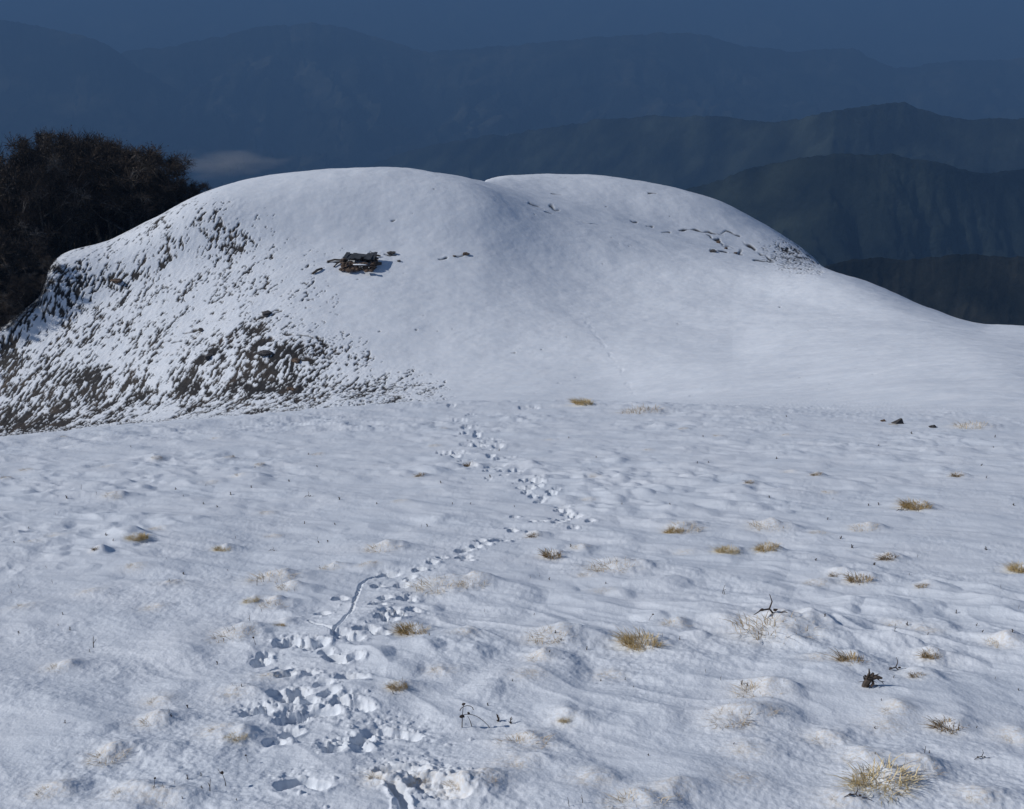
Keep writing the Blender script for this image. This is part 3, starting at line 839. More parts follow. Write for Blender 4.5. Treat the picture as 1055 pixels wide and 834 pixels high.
# px, py of the foot, kind, height px, label
WEEDS = [
    (476, 750, 'curled', 36, 'tall curled dead weed with a looping stem beside a snow mound'),
    (513, 744, 'leafy', 14, 'short leafy dead stalk, left one of two right of the curled weed'),
    (526, 746, 'leafy', 13, 'short leafy dead stalk, right one of two right of the curled weed'),
    (586, 832, 'bare', 16, 'thin bare stalk at the bottom edge, left of its twin'),
    (600, 828, 'bare', 16, 'thin bare stalk at the bottom edge, right of its twin'),
    (567, 676, 'stalk', 12, 'short stalk with a round seed head leaning in mid slope'),
    (604, 671, 'leafy', 8, None), (619, 702, 'leafy', 6, None), (644, 701, 'leafy', 6, None), (652, 709, 'leafy', 5, None),
    (161, 812, 'stalk', 16, 'seed-headed stalk, tallest on the left of the bottom left cluster'),
    (170, 812, 'bare', 11, None), (181, 808, 'bare', 9, None), (194, 803, 'leafy', 10, None), (208, 800, 'leafy', 8, None), (217, 815, 'bare', 20, 'long slanting bare stalk in the bottom left cluster'),
    (233, 810, 'stalk', 26, 'tall thin stalk with seed head right of the bottom left cluster'), (227, 797, 'bare', 10, None), (209, 812, 'leafy', 6, None),
    (189, 824, 'leafy', 6, None), (160, 813, 'leafy', 5, None), (245, 825, 'leafy', 6, None), (255, 786, 'stalk', 14, 'lone stalk with a dark round seed head left of the footprints'),
    (68, 746, 'leafy', 7, 'dark dead plant stub alone on smooth snow at the left'),
    (96, 668, 'bare', 20, 'thin forked stalk standing on the left snowfield'), (92, 672, 'leafy', 6, None), (72, 650, 'leafy', 8, None), (19, 655, 'bare', 8, None), (60, 645, 'leafy', 5, None),
    (194, 730, 'leafy', 9, None), (178, 739, 'leafy', 8, None), (176, 735, 'bare', 9, None), (224, 685, 'leafy', 7, 'dark weed tip on a straw-tinted drift left of the footprints'),
    (245, 712, 'bare', 10, None), (250, 708, 'leafy', 7, None), (241, 707, 'bare', 8, None), (264, 665, 'stalk', 16, 'slender arching stalk above the footprints'),
    (257, 640, 'bare', 12, None), (231, 660, 'leafy', 5, None), (265, 604, 'bare', 14, None), (272, 600, 'bare', 12, None), (285, 625, 'bare', 9, None), (304, 610, 'bare', 8, None), (270, 632, 'bare', 8, None), (330, 587, 'bare', 10, None), (345, 585, 'bare', 7, None),
    (797, 632, 'twig', 26, 'dark branching twig sprawled above the wide tan clump'), (744, 612, 'bare', 15, 'single upright stalk left of the sprawled twig'), (746, 613, 'leafy', 6, None),
    (885, 822, 'twig', 18, 'small dark twig bent over below the largest straw clump'), (889, 795, 'bare', 16, 'thin stalk rising out of the largest straw clump'), (1014, 782, 'twig', 13, 'small forked dark twig near the bottom right corner'), (952, 776, 'bare', 16, None), (957, 776, 'leafy', 7, None), (900, 778, 'leafy', 5, None),
    (764, 706, 'leafy', 11, 'upright leafy stalk left of the snowed-in pale clump'), (727, 694, 'bare', 9, None), (742, 701, 'bare', 9, None), (806, 703, 'bare', 8, None), (770, 708, 'leafy', 8, None), (726, 732, 'bare', 8, None),
    (920, 652, 'bare', 14, None), (934, 645, 'leafy', 9, None), (1010, 652, 'leafy', 7, None), (1040, 652, 'leafy', 8, None), (1049, 712, 'leafy', 6, None), (985, 633, 'leafy', 8, None), (1030, 608, 'bare', 8, None), (1015, 567, 'leafy', 8, None), (960, 547, 'bare', 6, None),
    (840, 578, 'leafy', 6, None), (877, 565, 'leafy', 9, None), (865, 556, 'leafy', 7, None), (900, 583, 'leafy', 7, None), (945, 575, 'bare', 7, None), (836, 577, 'bare', 5, None), (848, 637, 'leafy', 8, None), (1048, 628, 'bare', 9, None),
    (858, 516, 'bare', 6, None), (905, 521, 'leafy', 6, None), (895, 522, 'leafy', 5, None), (1010, 480, 'leafy', 5, None), (905, 461, 'leafy', 4, None), (730, 478, 'leafy', 4, None), (852, 536, 'leafy', 5, None), (930, 527, 'twig', 9, 'little dark twig at the left foot of the bright golden clump'), (792, 513, 'leafy', 6, None),
    (434, 544, 'bare', 7, None), (440, 543, 'leafy', 6, None), (546, 598, 'bare', 7, None), (556, 595, 'bare', 7, None), (566, 598, 'leafy', 6, None), (588, 564, 'leafy', 6, None), (550, 635, 'leafy', 5, None), (551, 850, 'leafy', 5, None),
    (388, 520, 'leafy', 5, None), (466, 520, 'leafy', 4, None), (485, 520, 'leafy', 5, None), (505, 492, 'leafy', 5, None), (640, 520, 'leafy', 4, None), (614, 473, 'leafy', 4, None), (586, 452, 'leafy', 4, None), (640, 518, 'bare', 5, None), (724, 451, 'leafy', 4, None),
    (405, 716, 'leafy', 8, 'dark leafy weed at the foot of the small upright golden tuft'), (442, 655, 'leafy', 6, None), (415, 702, 'bare', 9, None), (416, 635, 'bare', 7, None),
    (118, 515, 'bare', 7, None), (84, 505, 'bare', 9, None), (100, 510, 'bare', 8, None), (70, 514, 'leafy', 7, None), (181, 505, 'leafy', 5, None), (259, 503, 'leafy', 6, None), (238, 511, 'leafy', 6, None), (320, 512, 'twig', 9, None), (298, 497, 'leafy', 5, None), (210, 520, 'leafy', 5, None), (224, 523, 'leafy', 5, None),
    (135, 462, 'leafy', 4, None), (241, 471, 'leafy', 4, None), (263, 483, 'leafy', 4, None), (327, 482, 'leafy', 4, None), (58, 532, 'bare', 6, None), (30, 545, 'leafy', 4, None), (110, 552, 'leafy', 7, None), (117, 559, 'leafy', 5, None), (15, 560, 'leafy', 4, None),
    (48, 586, 'bare', 7, None), (54, 602, 'bare', 8, None), (20, 606, 'bare', 8, None), (12, 612, 'bare', 9, None), (114, 613, 'bare', 6, None), (65, 634, 'leafy', 6, None), (172, 577, 'bare', 6, None), (190, 593, 'leafy', 6, None), (175, 599, 'leafy', 5, None), (243, 556, 'bare', 8, None), (283, 568, 'twig', 8, None), (328, 560, 'leafy', 5, None), (338, 559, 'leafy', 5, None), (314, 540, 'leafy', 5, None), (327, 556, 'bare', 6, None),
    (955, 655, 'leafy', 6, None), (926, 690, 'twig', 18, 'thin dark twig lying across the drift right of the dead plant'), (920, 699, 'leafy', 7, None), (690, 520, 'leafy', 4, None), (810, 430, 'leafy', 4, None), (1025, 700, 'leafy', 5, None), (668, 640, 'stalk', 14, None), (682, 657, 'bare', 9, None),
]
for i in range(46):
    py = 440 + 390 * random.random() ** 1.3; px = random.uniform(4, 1050)
    if abs(px - 350) < 90 and py > 580: continue
    WEEDS.append((px, py, random.choice(('leafy', 'leafy', 'bare')), random.uniform(3, 6) if py < 600 else random.uniform(4, 8), None))
BASEH = {'stalk': 0.12, 'bare': 0.085, 'leafy': 0.065, 'curled': 0.16, 'twig': 0.11}
for i, (px, py, kind, hp, lab) in enumerate(WEEDS):
    c, k = hit(px, py)
    sm, hm = WP[kind][i % 3]
    s = hp / k / BASEH[kind] * (0.9 if lab else 0.8)
    root = link('dead_weed', None); root.location = (c.x, c.y, c.z); root.rotation_euler = (0, 0, random.uniform(-0.4, 0.4) if kind in ('curled', 'twig') else random.uniform(0, 6.28))
    wid = 1.1 if py > 600 else 1.5
    root.scale = (s * wid if kind == 'leafy' else s, s * wid if kind == 'leafy' else s, s)
    tag(root, lab or {'stalk': 'slim stalk with a dark seed head sticking out of the snow', 'bare': 'thin bare dead stalk sticking out of the snow', 'leafy': 'small dark weed tip poking through the snow', 'twig': 'small dark bent twig resting on the snow'}[kind], 'weed', 'dead weeds sticking out of the snow')
    link('stem', sm, root)
    for nm, me in hm: link(nm, me, root)

# the dark gnarled dead plant on the right
c, k = hit(893, 708)
root = link('dead_plant', None); root.location = c
tag(root, 'gnarled dark dead plant leaning on the right hand snow drift', 'plant')
m = MB(); s = 1 / k
m.tube([Vector((-3 * s, 0, -4 * s)), Vector((-2 * s, 0, 4 * s)), Vector((2 * s, 0, 11 * s)), Vector((4 * s, 0, 16 * s))], [4.0 * s, 3.6 * s, 2.6 * s, 1.2 * s], 7)
m.tube([Vector((1 * s, 0, 9 * s)), Vector((7 * s, -1 * s, 12 * s)), Vector((13 * s, -2 * s, 11 * s))], [2.6 * s, 2.4 * s, 1.0 * s], 6)
m.tube([Vector((-2 * s, 0, 9 * s)), Vector((0, 0, 16 * s)), Vector((-1 * s, 0, 21 * s))], [1.6 * s, 1.2 * s, .5 * s], 5)
m.build('stem', M_WOOD, root)
m = MB(); r_ = random.Random(5)
for j in range(22):
    q = Vector((r_.uniform(-5, 12), r_.uniform(-3, 2), r_.uniform(1, 15))) * s
    d = Vector((r_.uniform(-1, 1), r_.uniform(-1, .4), r_.uniform(-.8, .5))).normalized()
    m.strip([q, q + d * 3 * s, q + d * 6 * s], (.6 * s, 1.5 * s, .3 * s), d.cross(Vector((0, 0.3, 1))).normalized())
m.build('leaf_cluster', M_WEED, root)

# ------------------------------------------------------------------ stones
def stone(name, px, py, wpx, mat, sq, label, seed, cat='rock', sink=0.3, group=None, sub=3):
    c, k = hit(px, py); m = MB(); r = random.Random(seed)
    m.blob((0, 0, 0), 0.5 * wpx / k, r, sq, 0.45, sub)
    o = m.build(name, mat); o.location = (c.x, c.y, c.z + 0.5 * wpx / k * sq[2] * (1 - sink)); o.rotation_euler = (0, 0, r.uniform(0, 6))
    return tag(o, label, cat, group)


c, k = hit(926, 437)
m = MB(); s = 1 / k
pts = [(-6, -3, -2), (6, -3, -2), (5, 4, -2), (-6, 4, -2), (-3, -2, 2.5), (3, -2, 3.5), (3, 2, 4), (-2, 3, 3), (1, -.5, 8.2), (2.6, .8, 7.6), (1.5, 1.8, 8.0)]
m.v = [Vector(p) * s for p in pts]
m.f = [(3, 2, 1, 0), (0, 1, 5, 4), (1, 2, 6, 5), (2, 3, 7, 6), (3, 0, 4, 7), (4, 5, 8), (5, 6, 9), (5, 9, 8), (6, 7, 10), (6, 10, 9), (7, 4, 8), (7, 8, 10), (8, 9, 10)]
o = m.build('rock', M_ROCK); o.location = c; o.rotation_euler = (0, R(14), 0.3); o.scale = (1.15, 1, .72)
tag(o, 'dark pointed rock standing alone on the brink of the slope', 'rock')
stone('rock', 961, 441, 6, M_ROCK, (1.2, 1, .5), 'small flat dark stone right of the pointed rock', 3)
stone('rock', 910, 435, 5, M_STONE, (1.2, 1, .4), 'small brownish stone left of the pointed rock', 4)

# ruined hut on the hill
c, k = hit(370, 275)
s = 1 / k
root = link('ruined_hut', None); root.location = c - Vector((0, 0, .15)); root.rotation_euler = (0, 0, R(-6)); root.scale = (.88, .9, .64)
tag(root, 'tumbledown brown stone hut with a sagging dark roof on the snowy hill', 'hut')
r_ = random.Random(12)
def rubble_wall(x0, x1, y0, y1, h0, h1, seed):
    m = MB(); rr = random.Random(seed); size = 0.42
    nx = max(1, int(abs(x1 - x0) / size)); ny = max(1, int(abs(y1 - y0) / size)); n = max(nx, ny)
    for i in range(n):
        t = (i + .5) / n; h = h0 + (h1 - h0) * t + rr.uniform(-.15, .15); z = 0.0
        while z < h:
            sz = rr.uniform(.24, .36)
            m.blob((x0 + (x1 - x0) * t + rr.gauss(0, .05), y0 + (y1 - y0) * t + rr.gauss(0, .06), z), sz, rr, (1.1, .8, .62), .35, 1)
            z += sz * .95
    return m
W = 18 * s
front = rubble_wall(-W, W, -0.9, -1.1, 1.35, 1.15, 1); front.build('wall', M_STONE, root)
rubble_wall(-W, -W * .95, -0.8, 1.8, 1.5, 1.7, 2).build('wall', M_STONE, root)
rubble_wall(W, W * .95, -0.9, 1.7, 1.2, 1.6, 3).build('wall', M_STONE, root)
rubble_wall(-W, W, 1.8, 1.7, 1.8, 1.6, 4).build('wall', M_STONE, root)
m = MB()                                            # sagging roof of slabs
nx = 9
for i in range(nx):
    x0 = -W * 1.06 + 2.12 * W * i / nx; x1 = x0 + 2.12 * W / nx * 1.04
    if i == nx - 1: x1 -= .1
    zf = 1.72 - .12 * math.sin(i * .9) + r_.uniform(-.12, .1); zb = 2.1 - .2 * math.sin(i * .45) + r_.uniform(-.14, .14)
    yf = -.1 + r_.uniform(-.5, .5); b = len(m.v)
    for (x, y, z) in ((x0, yf, zf), (x1, yf, zf - .03), (x1, 2.1, zb), (x0, 2.1, zb + .04)):
        m.v.append(Vector((x, y, z))); m.v.append(Vector((x, y, z + .13 + .02 * (i % 2))))
    m.f += [(b, b + 2, b + 3, b + 1), (b + 2, b + 4, b + 5, b + 3), (b + 4, b + 6, b + 7, b + 5), (b + 6, b, b + 1, b + 7), (b + 1, b + 3, b + 5, b + 7), (b, b + 6, b + 4, b + 2)]
m.build('roof', M_SLATE, root)
m = MB(); m.blob((0.5, -1.25, 0.95), 1.0, r_, (1.05, .30, .13), .3, 2)
m.build('snow_patch', M_CLOD, root, True)
m = MB()
for j in range(16): m.blob((r_.uniform(-W * 1.05, W * 1.15), -1.5 - r_.random() * .9, r_.uniform(.0, .28)), r_.uniform(.22, .45), r_, (1.2, 1, .7), .4, 1)
m.build('rubble', M_STONE, root)
def pole(px0, py0, px1, py1, rad, label):
    a, k = hit(px0, py0); b, _ = hit(px1, py1); d = b - a
    m = MB(); m.tube([Vector((0, 0, .06)), d * .5 + Vector((0, 0, .22)), d + Vector((0, 0, .12))], [rad, rad * 1.1, rad * .8], 6)
    o = m.build('wooden_pole', M_WOOD); o.location = a
    tag(o, label, 'pole')
pole(322, 283, 332, 278, .14, 'dark fallen pole lying farthest left of the ruined hut')
pole(337, 271, 352, 269, .11, 'dark pole sticking out level from the left side of the ruined hut')
pole(344, 276, 351, 271, .10, 'short tilted pole by the left wall of the ruined hut')
pole(386, 274, 393, 273, .22, 'thick short log at the right foot of the ruined hut')
pole(385, 266, 392, 265, .12, 'thin pole sticking out of the right side of the ruined hut')
stone('rock', 403, 263, 6, M_ROCK, (1.5, 1, .5), 'low dark rock a few steps right of the ruined hut', 21)
stone('rock', 411, 270, 3, M_ROCK, (1.3, 1, .5), 'tiny dark rock lying below the low one right of the hut', 22)
stone('rock', 480, 263, 5, M_STONE, (1.3, 1, .6), 'grey stone half buried midway across the hill', 23)
stone('rock', 468, 265, 3, M_STONE, (1.3, 1, .5), 'small stone just left of the grey half buried stone', 24)
for j, (px, py, w, lab) in enumerate([(740, 251, 9, 'brown boulder at the top of the rock band on the far hump'), (735, 260, 12, 'dark flat boulder at the left foot of the rock band on the far hump'), (748, 257, 8, 'brown boulder in the middle of the rock band on the far hump'), (758, 262, 7, 'small boulder at the right end of the rock band on the far hump')]):
    stone('boulder', px, py, w * .48, M_STONE if j != 1 else M_ROCK, (1.2, .9, .55), lab, 40 + j, 'boulder', group='boulders on the far hump')
for j, (px, py, w, lab) in enumerate([(275, 325, 16, 'long dark slab lying alone above the bare patch'), (207, 341, 9, 'small dark slab on the snow left of the long slab'), (215, 369, 15, 'dark boulder at the left part of the bare patch'), (272, 366, 17, 'dark boulder in the middle of the bare patch'), (305, 373, 12, 'brown boulder at the upper right of the bare patch'), (300, 402, 10, 'reddish boulder low in the bare patch'), (120, 291, 14, 'brown boulder on the left shoulder below the wood')]):
    stone('boulder', px, py, w * .75, M_ROCK if j in (0, 1, 2, 3) else M_STONE, (1.3, .8, .38), lab, 60 + j, 'boulder', group='boulders on the left flank of the hill')

# ------------------------------------------------------------------ the wood on the left ridge
def tree_meshes(seed, H=14.0, spread=4.2, low=0.3):
    r = random.Random(seed); tr, cr = MB(), MB()
    top = Vector((r.uniform(-.8, .8), r.uniform(-.8, .8), H * .8))
    pts = [Vector((top.x * t * t + .25 * math.sin(3 * t + seed), top.y * t * t + .2 * math.cos(4 * t), -1.0 + (H * .8 + 1) * t)) for t in [i / 7 for i in range(8)]]
    tr.tube(pts, [0.30 * (1 - .85 * i / 7) for i in range(8)], 7)
    ends = []
    nl = r.randint(9, 12)
    for i in range(nl):
        t = low + (0.95 - low) * (i + r.random() * .7) / nl
        b = pts[min(6, int(t * 7))].lerp(pts[min(7, int(t * 7) + 1)], t * 7 - int(t * 7))
        a = i * 2.4 + r.uniform(-.5, .5); L = spread * (1.15 - .75 * t) * r.uniform(.75, 1.2)
        d = Vector((math.cos(a), math.sin(a), r.uniform(.25, .8)))
        q = [b + d * L * u + Vector((r.gauss(0, .12), r.gauss(0, .12), L * .25 * u * u)) for u in (0, .3, .65, 1)]
        tr.tube(q, [.12 * (1.1 - t * .6), .09, .06, .03], 5)
        ends += [q[2], q[3]]
        for j in range(4):
            u = r.choice((1, 2, 3)); a2 = a + r.uniform(-1.3, 1.3); l2 = L * r.uniform(.3, .6)
            d2 = Vector((math.cos(a2), math.sin(a2), r.uniform(.2, 1.1)))
            e = q[u] + d2 * l2
            tr.tube([q[u], q[u] + d2 * l2 * .5 + Vector((0, 0, .1)), e], [.05, .035, .015], 4, False)
            ends.append(e)
    ends += [pts[-1] + Vector((r.gauss(0, .5), r.gauss(0, .5), r.uniform(0, H * .2))) for _ in range(8)]
    for e in ends:                                   # sprays of twigs with a few dead leaves
        rad = r.uniform(.6, 1.25)
        for j in range(r.randint(46, 66)):
            d = Vector((r.gauss(0, 1), r.gauss(0, 1), r.gauss(.35, .9))).normalized()
            L = rad * r.uniform(.5, 1.4); s0 = e + d * r.uniform(-.1, .35) * rad
            w = r.uniform(.010, .024)
            cr.strip([s0, s0 + d * L * .5 + Vector((0, 0, .05)), s0 + d * L], (w, w, w * .4), d.cross(Vector((r.gauss(0, 1), r.gauss(0, 1), r.gauss(0, 1)))).normalized())
            if r.random() < .8:
                p = s0 + d * L * r.uniform(.5, 1); a = Vector((r.gauss(0, 1), r.gauss(0, 1), r.gauss(0, 1))).normalized(); b = a.cross(d).normalized()
                z = r.uniform(.05, .14); n = len(cr.v)
                cr.v += [p - a * z, p + b * z * .6, p + a * z, p - b * z * .6]; cr.f.append((n, n + 1, n + 2, n + 3))
    zs = sorted(v.z for v in cr.v)
    return tr.mesh('trunk', M_BARK), cr.mesh('crown', M_TWIG), zs[int(len(zs) * .99)]


TREES = [tree_meshes(s, 14.0, sp, lo) for s, sp, lo in ((1, 4.6, .14), (2, 4.0, .22), (3, 5.0, .12), (4, 4.3, .18), (5, 3.9, .10))]
TREES_LOW = [tree_meshes(s, 9.0, 3.4, .08) for s in (11, 12, 13)]


def plant_tree(p, mesh, h, base_h, label, wide=1.0):
    o = link('tree', None); s = h / mesh[2]
    o.location = p; o.scale = (s * wide, s * wide, s); o.rotation_euler = (R(random.uniform(-3, 3)), R(random.uniform(-3, 3)), random.uniform(0, 6.28))
    tag(o, label, 'tree', 'leafless trees of the dark wood')
    link('trunk', mesh[0], o); link('crown', mesh[1], o)
    return o


outline = [(-400, 120), (-120, 130), (0, 140), (30, 133), (60, 138), (100, 139), (130, 142), (150, 148), (168, 158), (182, 172), (192, 190), (200, 200)]
ox, oy = [a for a, _ in outline], [b for _, b in outline]
cand = []
for i in range(150):
    px = random.uniform(-60, 178) if i > 14 else 30 + i * 10.4
    Rl = float(np.interp(px, cols, RR)); Yr = float(np.interp(px, cols, RYv))
    Yt = Yr + (random.uniform(18, 80) if i > 14 else random.uniform(16, 26))
    cand.append((px, Yt))
for px, Yt in sorted(cand, key=lambda q: -q[1]):
    g = ground_at(px, Yt)
    _, _, zc = proj(*g); k = F / zc
    half = 4.2 * 0.8 * k
    ty = max(float(np.interp(q, ox, oy)) for q in (px - half * .6, px, px + half * .9)) + abs(random.gauss(0, 6))
    tx, tyy, tz = ray(px, ty, Yt)
    h = min(max((tz - g.z) / .99, 5.0), 22)
    if (tz - g.z) < 4: continue
    wide = min(1.25, max(.8, 12 / h))
    plant_tree(g - Vector((0, 0, .3)), random.choice(TREES), h, 14.0, 'leafless dark brown tree standing in the thick of the wood on the left ridge', wide)
# right-hand edge of the wood, lower trees leaning out over the snow
for px, ty, lab in ((181, 160, 'outermost tree of the wood, its round crown hanging over the snowy ridge'), (166, 153, 'tree at the edge of the wood just inside the outermost one'), (140, 149, 'rounded tree two crowns in from the snowy edge of the wood'), (192, 184, 'low bush-like tree right under the outermost crown of the wood')):
    Rl = float(np.interp(px, cols, RR)); Yt = float(np.interp(px, cols, RYv)) + 17
    g = ground_at(px, Yt); tz = ray(px, ty, Yt)[2]
    plant_tree(g - Vector((0, 0, .3)), random.choice(TREES_LOW), max(3.5, tz - g.z), 9.0, lab, 1.15)
for j, (px, dY, ty) in enumerate([(-44, 7, 246), (-28, 9, 238), (-12, 6, 238), (2, 8, 240), (14, 6, 243), (24, 7, 246), (33, 4, 256), (38, 8, 262), (-20, 4, 268), (6, 4, 262), (20, 3, 276)]):
    Yt = float(np.interp(px, cols, RYv)) + dY
    g = ground_at(px, Yt); tz = ray(px, ty, Yt)[2]
    plant_tree(g - Vector((0, 0, .2)), TREES_LOW[j % 3], tz - g.z, 9.0, 'low dark tree at the left edge in front of the tall wood', 1.0)
for px, py, h in ((44, 303, 2.6), (36, 310, 3.6), (24, 321, 4.4), (9, 333, 3.8), (52, 281, 2.2), (1, 341, 3.0)):
    c, k = hit(px, py)
    plant_tree(c - Vector((0, 0, .3)), TREES_LOW[int(px) % 3], h, 9.0, 'small scrubby tree on the snowy edge below the dark wood', 1.1)
c, k = hit(-74, 404)
plant_tree(c, TREES_LOW[1], 6.5, 9.0, 'low dark tree at the left edge in front of the tall wood', 1.0)

# ------------------------------------------------------------------ far mountains, the last one an added backdrop
def mountain(name, ridge, Yr, Yf, Yb, zbase, mat, seed, rough=0.16, tilt=0.0, nrow=260):
    pxs = np.concatenate([np.linspace(-1100, -60, 60), np.arange(-56, 1112, 2.4), np.linspace(1120, 2150, 60)])
    py = smooth(curve_of(ridge, np.clip(pxs, ridge[0][0], ridge[-1][0])), 3) + 3.0 * fbm(pxs / 55.0, pxs * 0 + seed * 1.7, seed + 3, 4, .55) + 1.1 * fbm(pxs / 7.0, pxs * 0 + seed * 2.7, seed + 5, 3, .6)
    tl = np.clip((860 - pxs) / 460, 0, 1.6); tl = tilt * tl
    yr = Yr * (1 + 0.06 * perlin(pxs / 260.0, pxs * 0 + seed, seed) + tl)
    xr, _, zr = ray(pxs, py, yr)
    u = np.concatenate([np.linspace(0, 1, int(nrow * .72)), 1 + np.linspace(0, 1, nrow - int(nrow * .72) + 1)[1:]])[:, None]
    H = (zr - zbase)[None, :]
    f = np.clip(u, 0, 1); b = np.clip(u - 1, 0, 1)
    yf_ = (Yf * (1 + tl))[None, :]; yb_ = (Yb * (1 + tl))[None, :]
    Yy = np.where(u <= 1, yf_ + (yr[None, :] - yf_) * f, yr[None, :] + (yb_ - yr[None, :]) * b)
    prof = np.where(u <= 1, 0.72 * f ** 1.15 + 0.28 * f ** 3, 1 - b ** 0.9)
    a = (pxs - CX) / F
    Xx = xr[None, :] * Yy / yr[None, :]
    Zz = zbase + H * prof
    sc = Yr * 0.13
    wx = 0.5 * fbm(Xx / (sc * 1.7), Yy / (sc * 1.7), seed + 20, 2)
    rn = 1 - np.abs(fbm((.8 * Xx + .55 * Yy) / sc + wx, (.75 * Yy - .6 * Xx) / (sc * 1.6) + wx, seed, 5, 0.54))
    rn2 = fbm(Xx / (sc * .16), Yy / (sc * .3), seed + 9, 4, .55)
    env = np.where(u <= 1, np.clip((1 - f) * 2.6, 0, 1) * np.clip(f * 6, 0, 1), np.clip(b * 3, 0, 1))
    Zz = Zz + H.mean() * rough * (rn - .72) * env * 1.5 + H.mean() * rough * .16 * rn2 * np.clip(env + .10, 0, 1)
    Xx = Xx + sc * .10 * rn2 * env
    V2 = np.stack([Xx, np.broadcast_to(Yy, Xx.shape), Zz], -1)
    global ZTOP
    ZTOP = max(ZTOP, float(Zz.max()))
    o = link(name, grid_mesh(name, V2, mat))
    return tag(o, kind='structure')


FM1 = forest_mat('winter_forest', (0.007, 0.009, 0.009), (0.019, 0.021, 0.019), (0.042, 0.042, 0.034), 0.012)
FM2 = forest_mat('evergreen_forest', (0.005, 0.008, 0.009), (0.020, 0.026, 0.022), (0.044, 0.056, 0.046), 0.0045)
FM3 = forest_mat('far_forest', (0.005, 0.008, 0.009), (0.022, 0.027, 0.024), (0.085, 0.088, 0.070), 0.0018)
ZB = -1500
ZTOP = 0.0
mountain('wooded_mountain', [(-1100, 600), (300, 560), (600, 440), (780, 330), (850, 272), (900, 264), (950, 266), (1010, 262), (1060, 266), (1200, 250), (2150, 220)], 1250, 700, 2100, -720, FM1, 21, .22)
mountain('mountain_spur', [(-1100, 420), (300, 320), (560, 240), (650, 212), (720, 192), (780, 172), (850, 160), (900, 158), (960, 166), (1010, 178), (1060, 172), (1200, 150), (2150, 120)], 2500, 1300, 3600, -1050, FM2, 31, .38, .35)
mountain('mountain_ridge', [(-1100, 330), (100, 250), (300, 190), (400, 165), (440, 152), (520, 138), (600, 128), (640, 122), (700, 119), (760, 122), (800, 124), (830, 121), (860, 113), (900, 108), (935, 107), (960, 115), (1000, 124), (1030, 121), (1055, 123), (1200, 108), (2150, 90)], 3900, 2300, 5600, -1300, FM2, 41, .36, .75)
mountain('mountain_ridge', [(-1100, -40), (-200, 5), (0, 20), (50, 30), (100, 42), (150, 74), (200, 105), (250, 138), (300, 172), (400, 230), (600, 300), (2150, 420)], 9600, 5600, 12000, ZB, FM3, 51, .36)
mountain('mountain_range', [(-1100, 70), (0, 66), (100, 58), (200, 42), (250, 31), (300, 25), (350, 29), (400, 42), (450, 52), (520, 46), (600, 40), (650, 36), (720, 34), (745, 40), (770, 50), (800, 52), (840, 51), (875, 52), (895, 60), (920, 70), (940, 72), (960, 65), (990, 61), (1030, 62), (1055, 60), (1200, 50), (2150, 40)], 10500, 6000, 15000, ZB, FM3, 61, .36)
mountain('mountain_range', [(-1100, -30), (0, -22), (300, -38), (600, -26), (800, -40), (1055, -28), (2150, -36)], 19000, 14000, 25000, ZB, FM3, 71, .15)  # added backdrop range, stands in for murky cloud and covers the bright sky
vm = grid_mesh('valley', np.stack(np.meshgrid(np.linspace(-45000, 45000, 41), np.linspace(-6000, 60000, 41)) + [np.full((41, 41), -1502.0)], -1), FM3)
tag(link('valley', vm), kind='structure')

# ------------------------------------------------------------------ air: haze over the valleys, one small cloud
def volume_box(name, lo, hi, mat):
    m = MB()
    for x in (lo[0], hi[0]):
        for y in (lo[1], hi[1]):
            for z in (lo[2], hi[2]): m.v.append(Vector((x, y, z)))
    m.f = [(0, 1, 3, 2), (4, 6, 7, 5), (0, 4, 5, 1), (2, 3, 7, 6), (0, 2, 6, 4), (1, 5, 7, 3)]
    return m.build(name, mat)


hm = bpy.data.materials.new('haze'); hm.use_nodes = True
nd, lk = hm.node_tree.nodes, hm.node_tree.links
nd.remove(nd['Principled BSDF'])
pv = N(nd, 'ShaderNodeVolumePrincipled')
pv.inputs['Color'].default_value = (0.150, 0.305, 0.585, 1)
pv.inputs['Density'].default_value = 0.000175
lk.new(pv.outputs['Volume'], nd['Material Output'].inputs['Volume'])
o = volume_box('haze', (-47000, -7000, -1560), (47000, 61500, ZTOP + 40), hm)
tag(o, kind='stuff')

cm = bpy.data.materials.new('cloud'); cm.use_nodes = True
nd, lk = cm.node_tree.nodes, cm.node_tree.links
nd.remove(nd['Principled BSDF'])
pv = N(nd, 'ShaderNodeVolumePrincipled')
pv.inputs['Color'].default_value = (0.9, 0.92, 0.95, 1)
tc = N(nd, 'ShaderNodeTexCoord')
no = N(nd, 'ShaderNodeTexNoise'); no.inputs['Scale'].default_value = 2.2; no.inputs['Detail'].default_value = 4
lk.new(tc.outputs['Object'], no.inputs['Vector'])
ln = N(nd, 'ShaderNodeVectorMath', operation='LENGTH'); lk.new(tc.outputs['Object'], ln.inputs[0])
s1 = N(nd, 'ShaderNodeMath', operation='SUBTRACT'); s1.inputs[0].default_value = 0.62
lk.new(ln.outputs['Value'], s1.inputs[1])
s2 = N(nd, 'ShaderNodeMath', operation='ADD'); lk.new(s1.outputs[0], s2.inputs[0])
s3 = N(nd, 'ShaderNodeMath', operation='MULTIPLY_ADD'); lk.new(no.outputs['Fac'], s3.inputs[0]); s3.inputs[1].default_value = 1.6; s3.inputs[2].default_value = -0.8
lk.new(s3.outputs[0], s2.inputs[1])
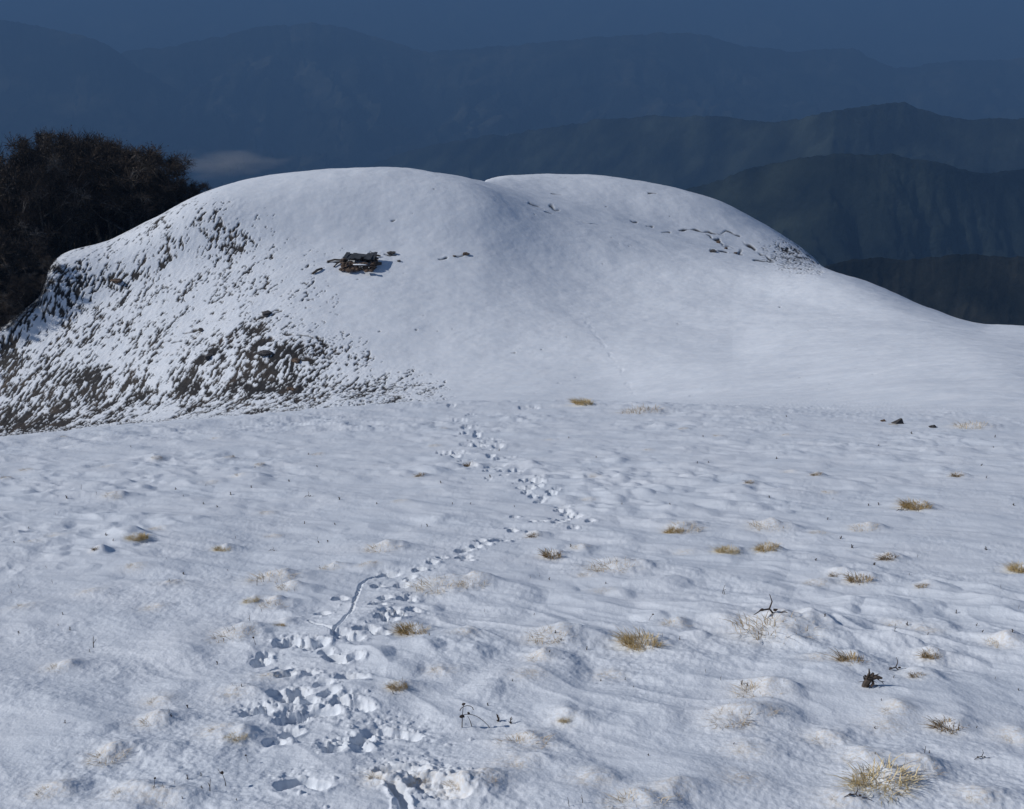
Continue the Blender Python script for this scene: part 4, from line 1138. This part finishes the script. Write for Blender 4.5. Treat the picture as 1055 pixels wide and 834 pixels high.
s4 = N(nd, 'ShaderNodeMath', operation='MULTIPLY', use_clamp=False); lk.new(s2.outputs[0], s4.inputs[0]); s4.inputs[1].default_value = 0.011
s5 = N(nd, 'ShaderNodeMath', operation='MAXIMUM'); lk.new(s4.outputs[0], s5.inputs[0]); s5.inputs[1].default_value = 0
lk.new(s5.outputs[0], pv.inputs['Density']); lk.new(pv.outputs['Volume'], nd['Material Output'].inputs['Volume'])
m = MB(); m.blob((0, 0, 0), 1.0, random.Random(3), (1, 1, 1), .12, 3)
o = m.build('cloud', cm, smooth_=True)
x, y, z = ray(232, 168, 3100)
o.location = (x, y, z); o.scale = (240, 160, 62)
tag(o, 'small grey wisp of cloud in the valley right of the wood', 'cloud', kind='stuff')

# ------------------------------------------------------------------ light
SUN_EL, SUN_AZ = R(33), R(-94)            # azimuth from straight ahead, negative to the left
d = Vector((math.sin(SUN_AZ) * math.cos(SUN_EL), math.cos(SUN_AZ) * math.cos(SUN_EL), math.sin(SUN_EL)))
sun = bpy.data.lights.new('sun', 'SUN'); sun.energy = 4.6; sun.angle = R(0.5); sun.color = (1.0, 0.965, 0.925)
so = link('sun', sun); so.rotation_euler = d.to_track_quat('Z', 'Y').to_euler(); so.location = d * 4000
w = bpy.data.worlds.new('World'); SC.world = w; w.use_nodes = True
nt = w.node_tree; bg = nt.nodes['Background']
sky = nt.nodes.new('ShaderNodeTexSky'); sky.sky_type = 'NISHITA'; sky.sun_disc = False
sky.sun_elevation = SUN_EL; sky.sun_rotation = SUN_AZ % (2 * math.pi); sky.altitude = 3000
sky.air_density = 1.0; sky.dust_density = 0.6; sky.ozone_density = 1.5
nt.links.new(sky.outputs['Color'], bg.inputs['Color']); bg.inputs["Strength"].default_value = 0.09

SC.view_settings.view_transform = 'Standard'; SC.view_settings.look = 'None'
SC.view_settings.exposure = -0.14; SC.view_settings.gamma = 1.0
SC.render.engine = 'CYCLES'
SC.cycles.use_denoising = True
SC.cycles.max_bounces = 5; SC.cycles.diffuse_bounces = 3; SC.cycles.volume_bounces = 0
SC.cycles.transparent_max_bounces = 6
SC.cycles.volume_max_steps = 256
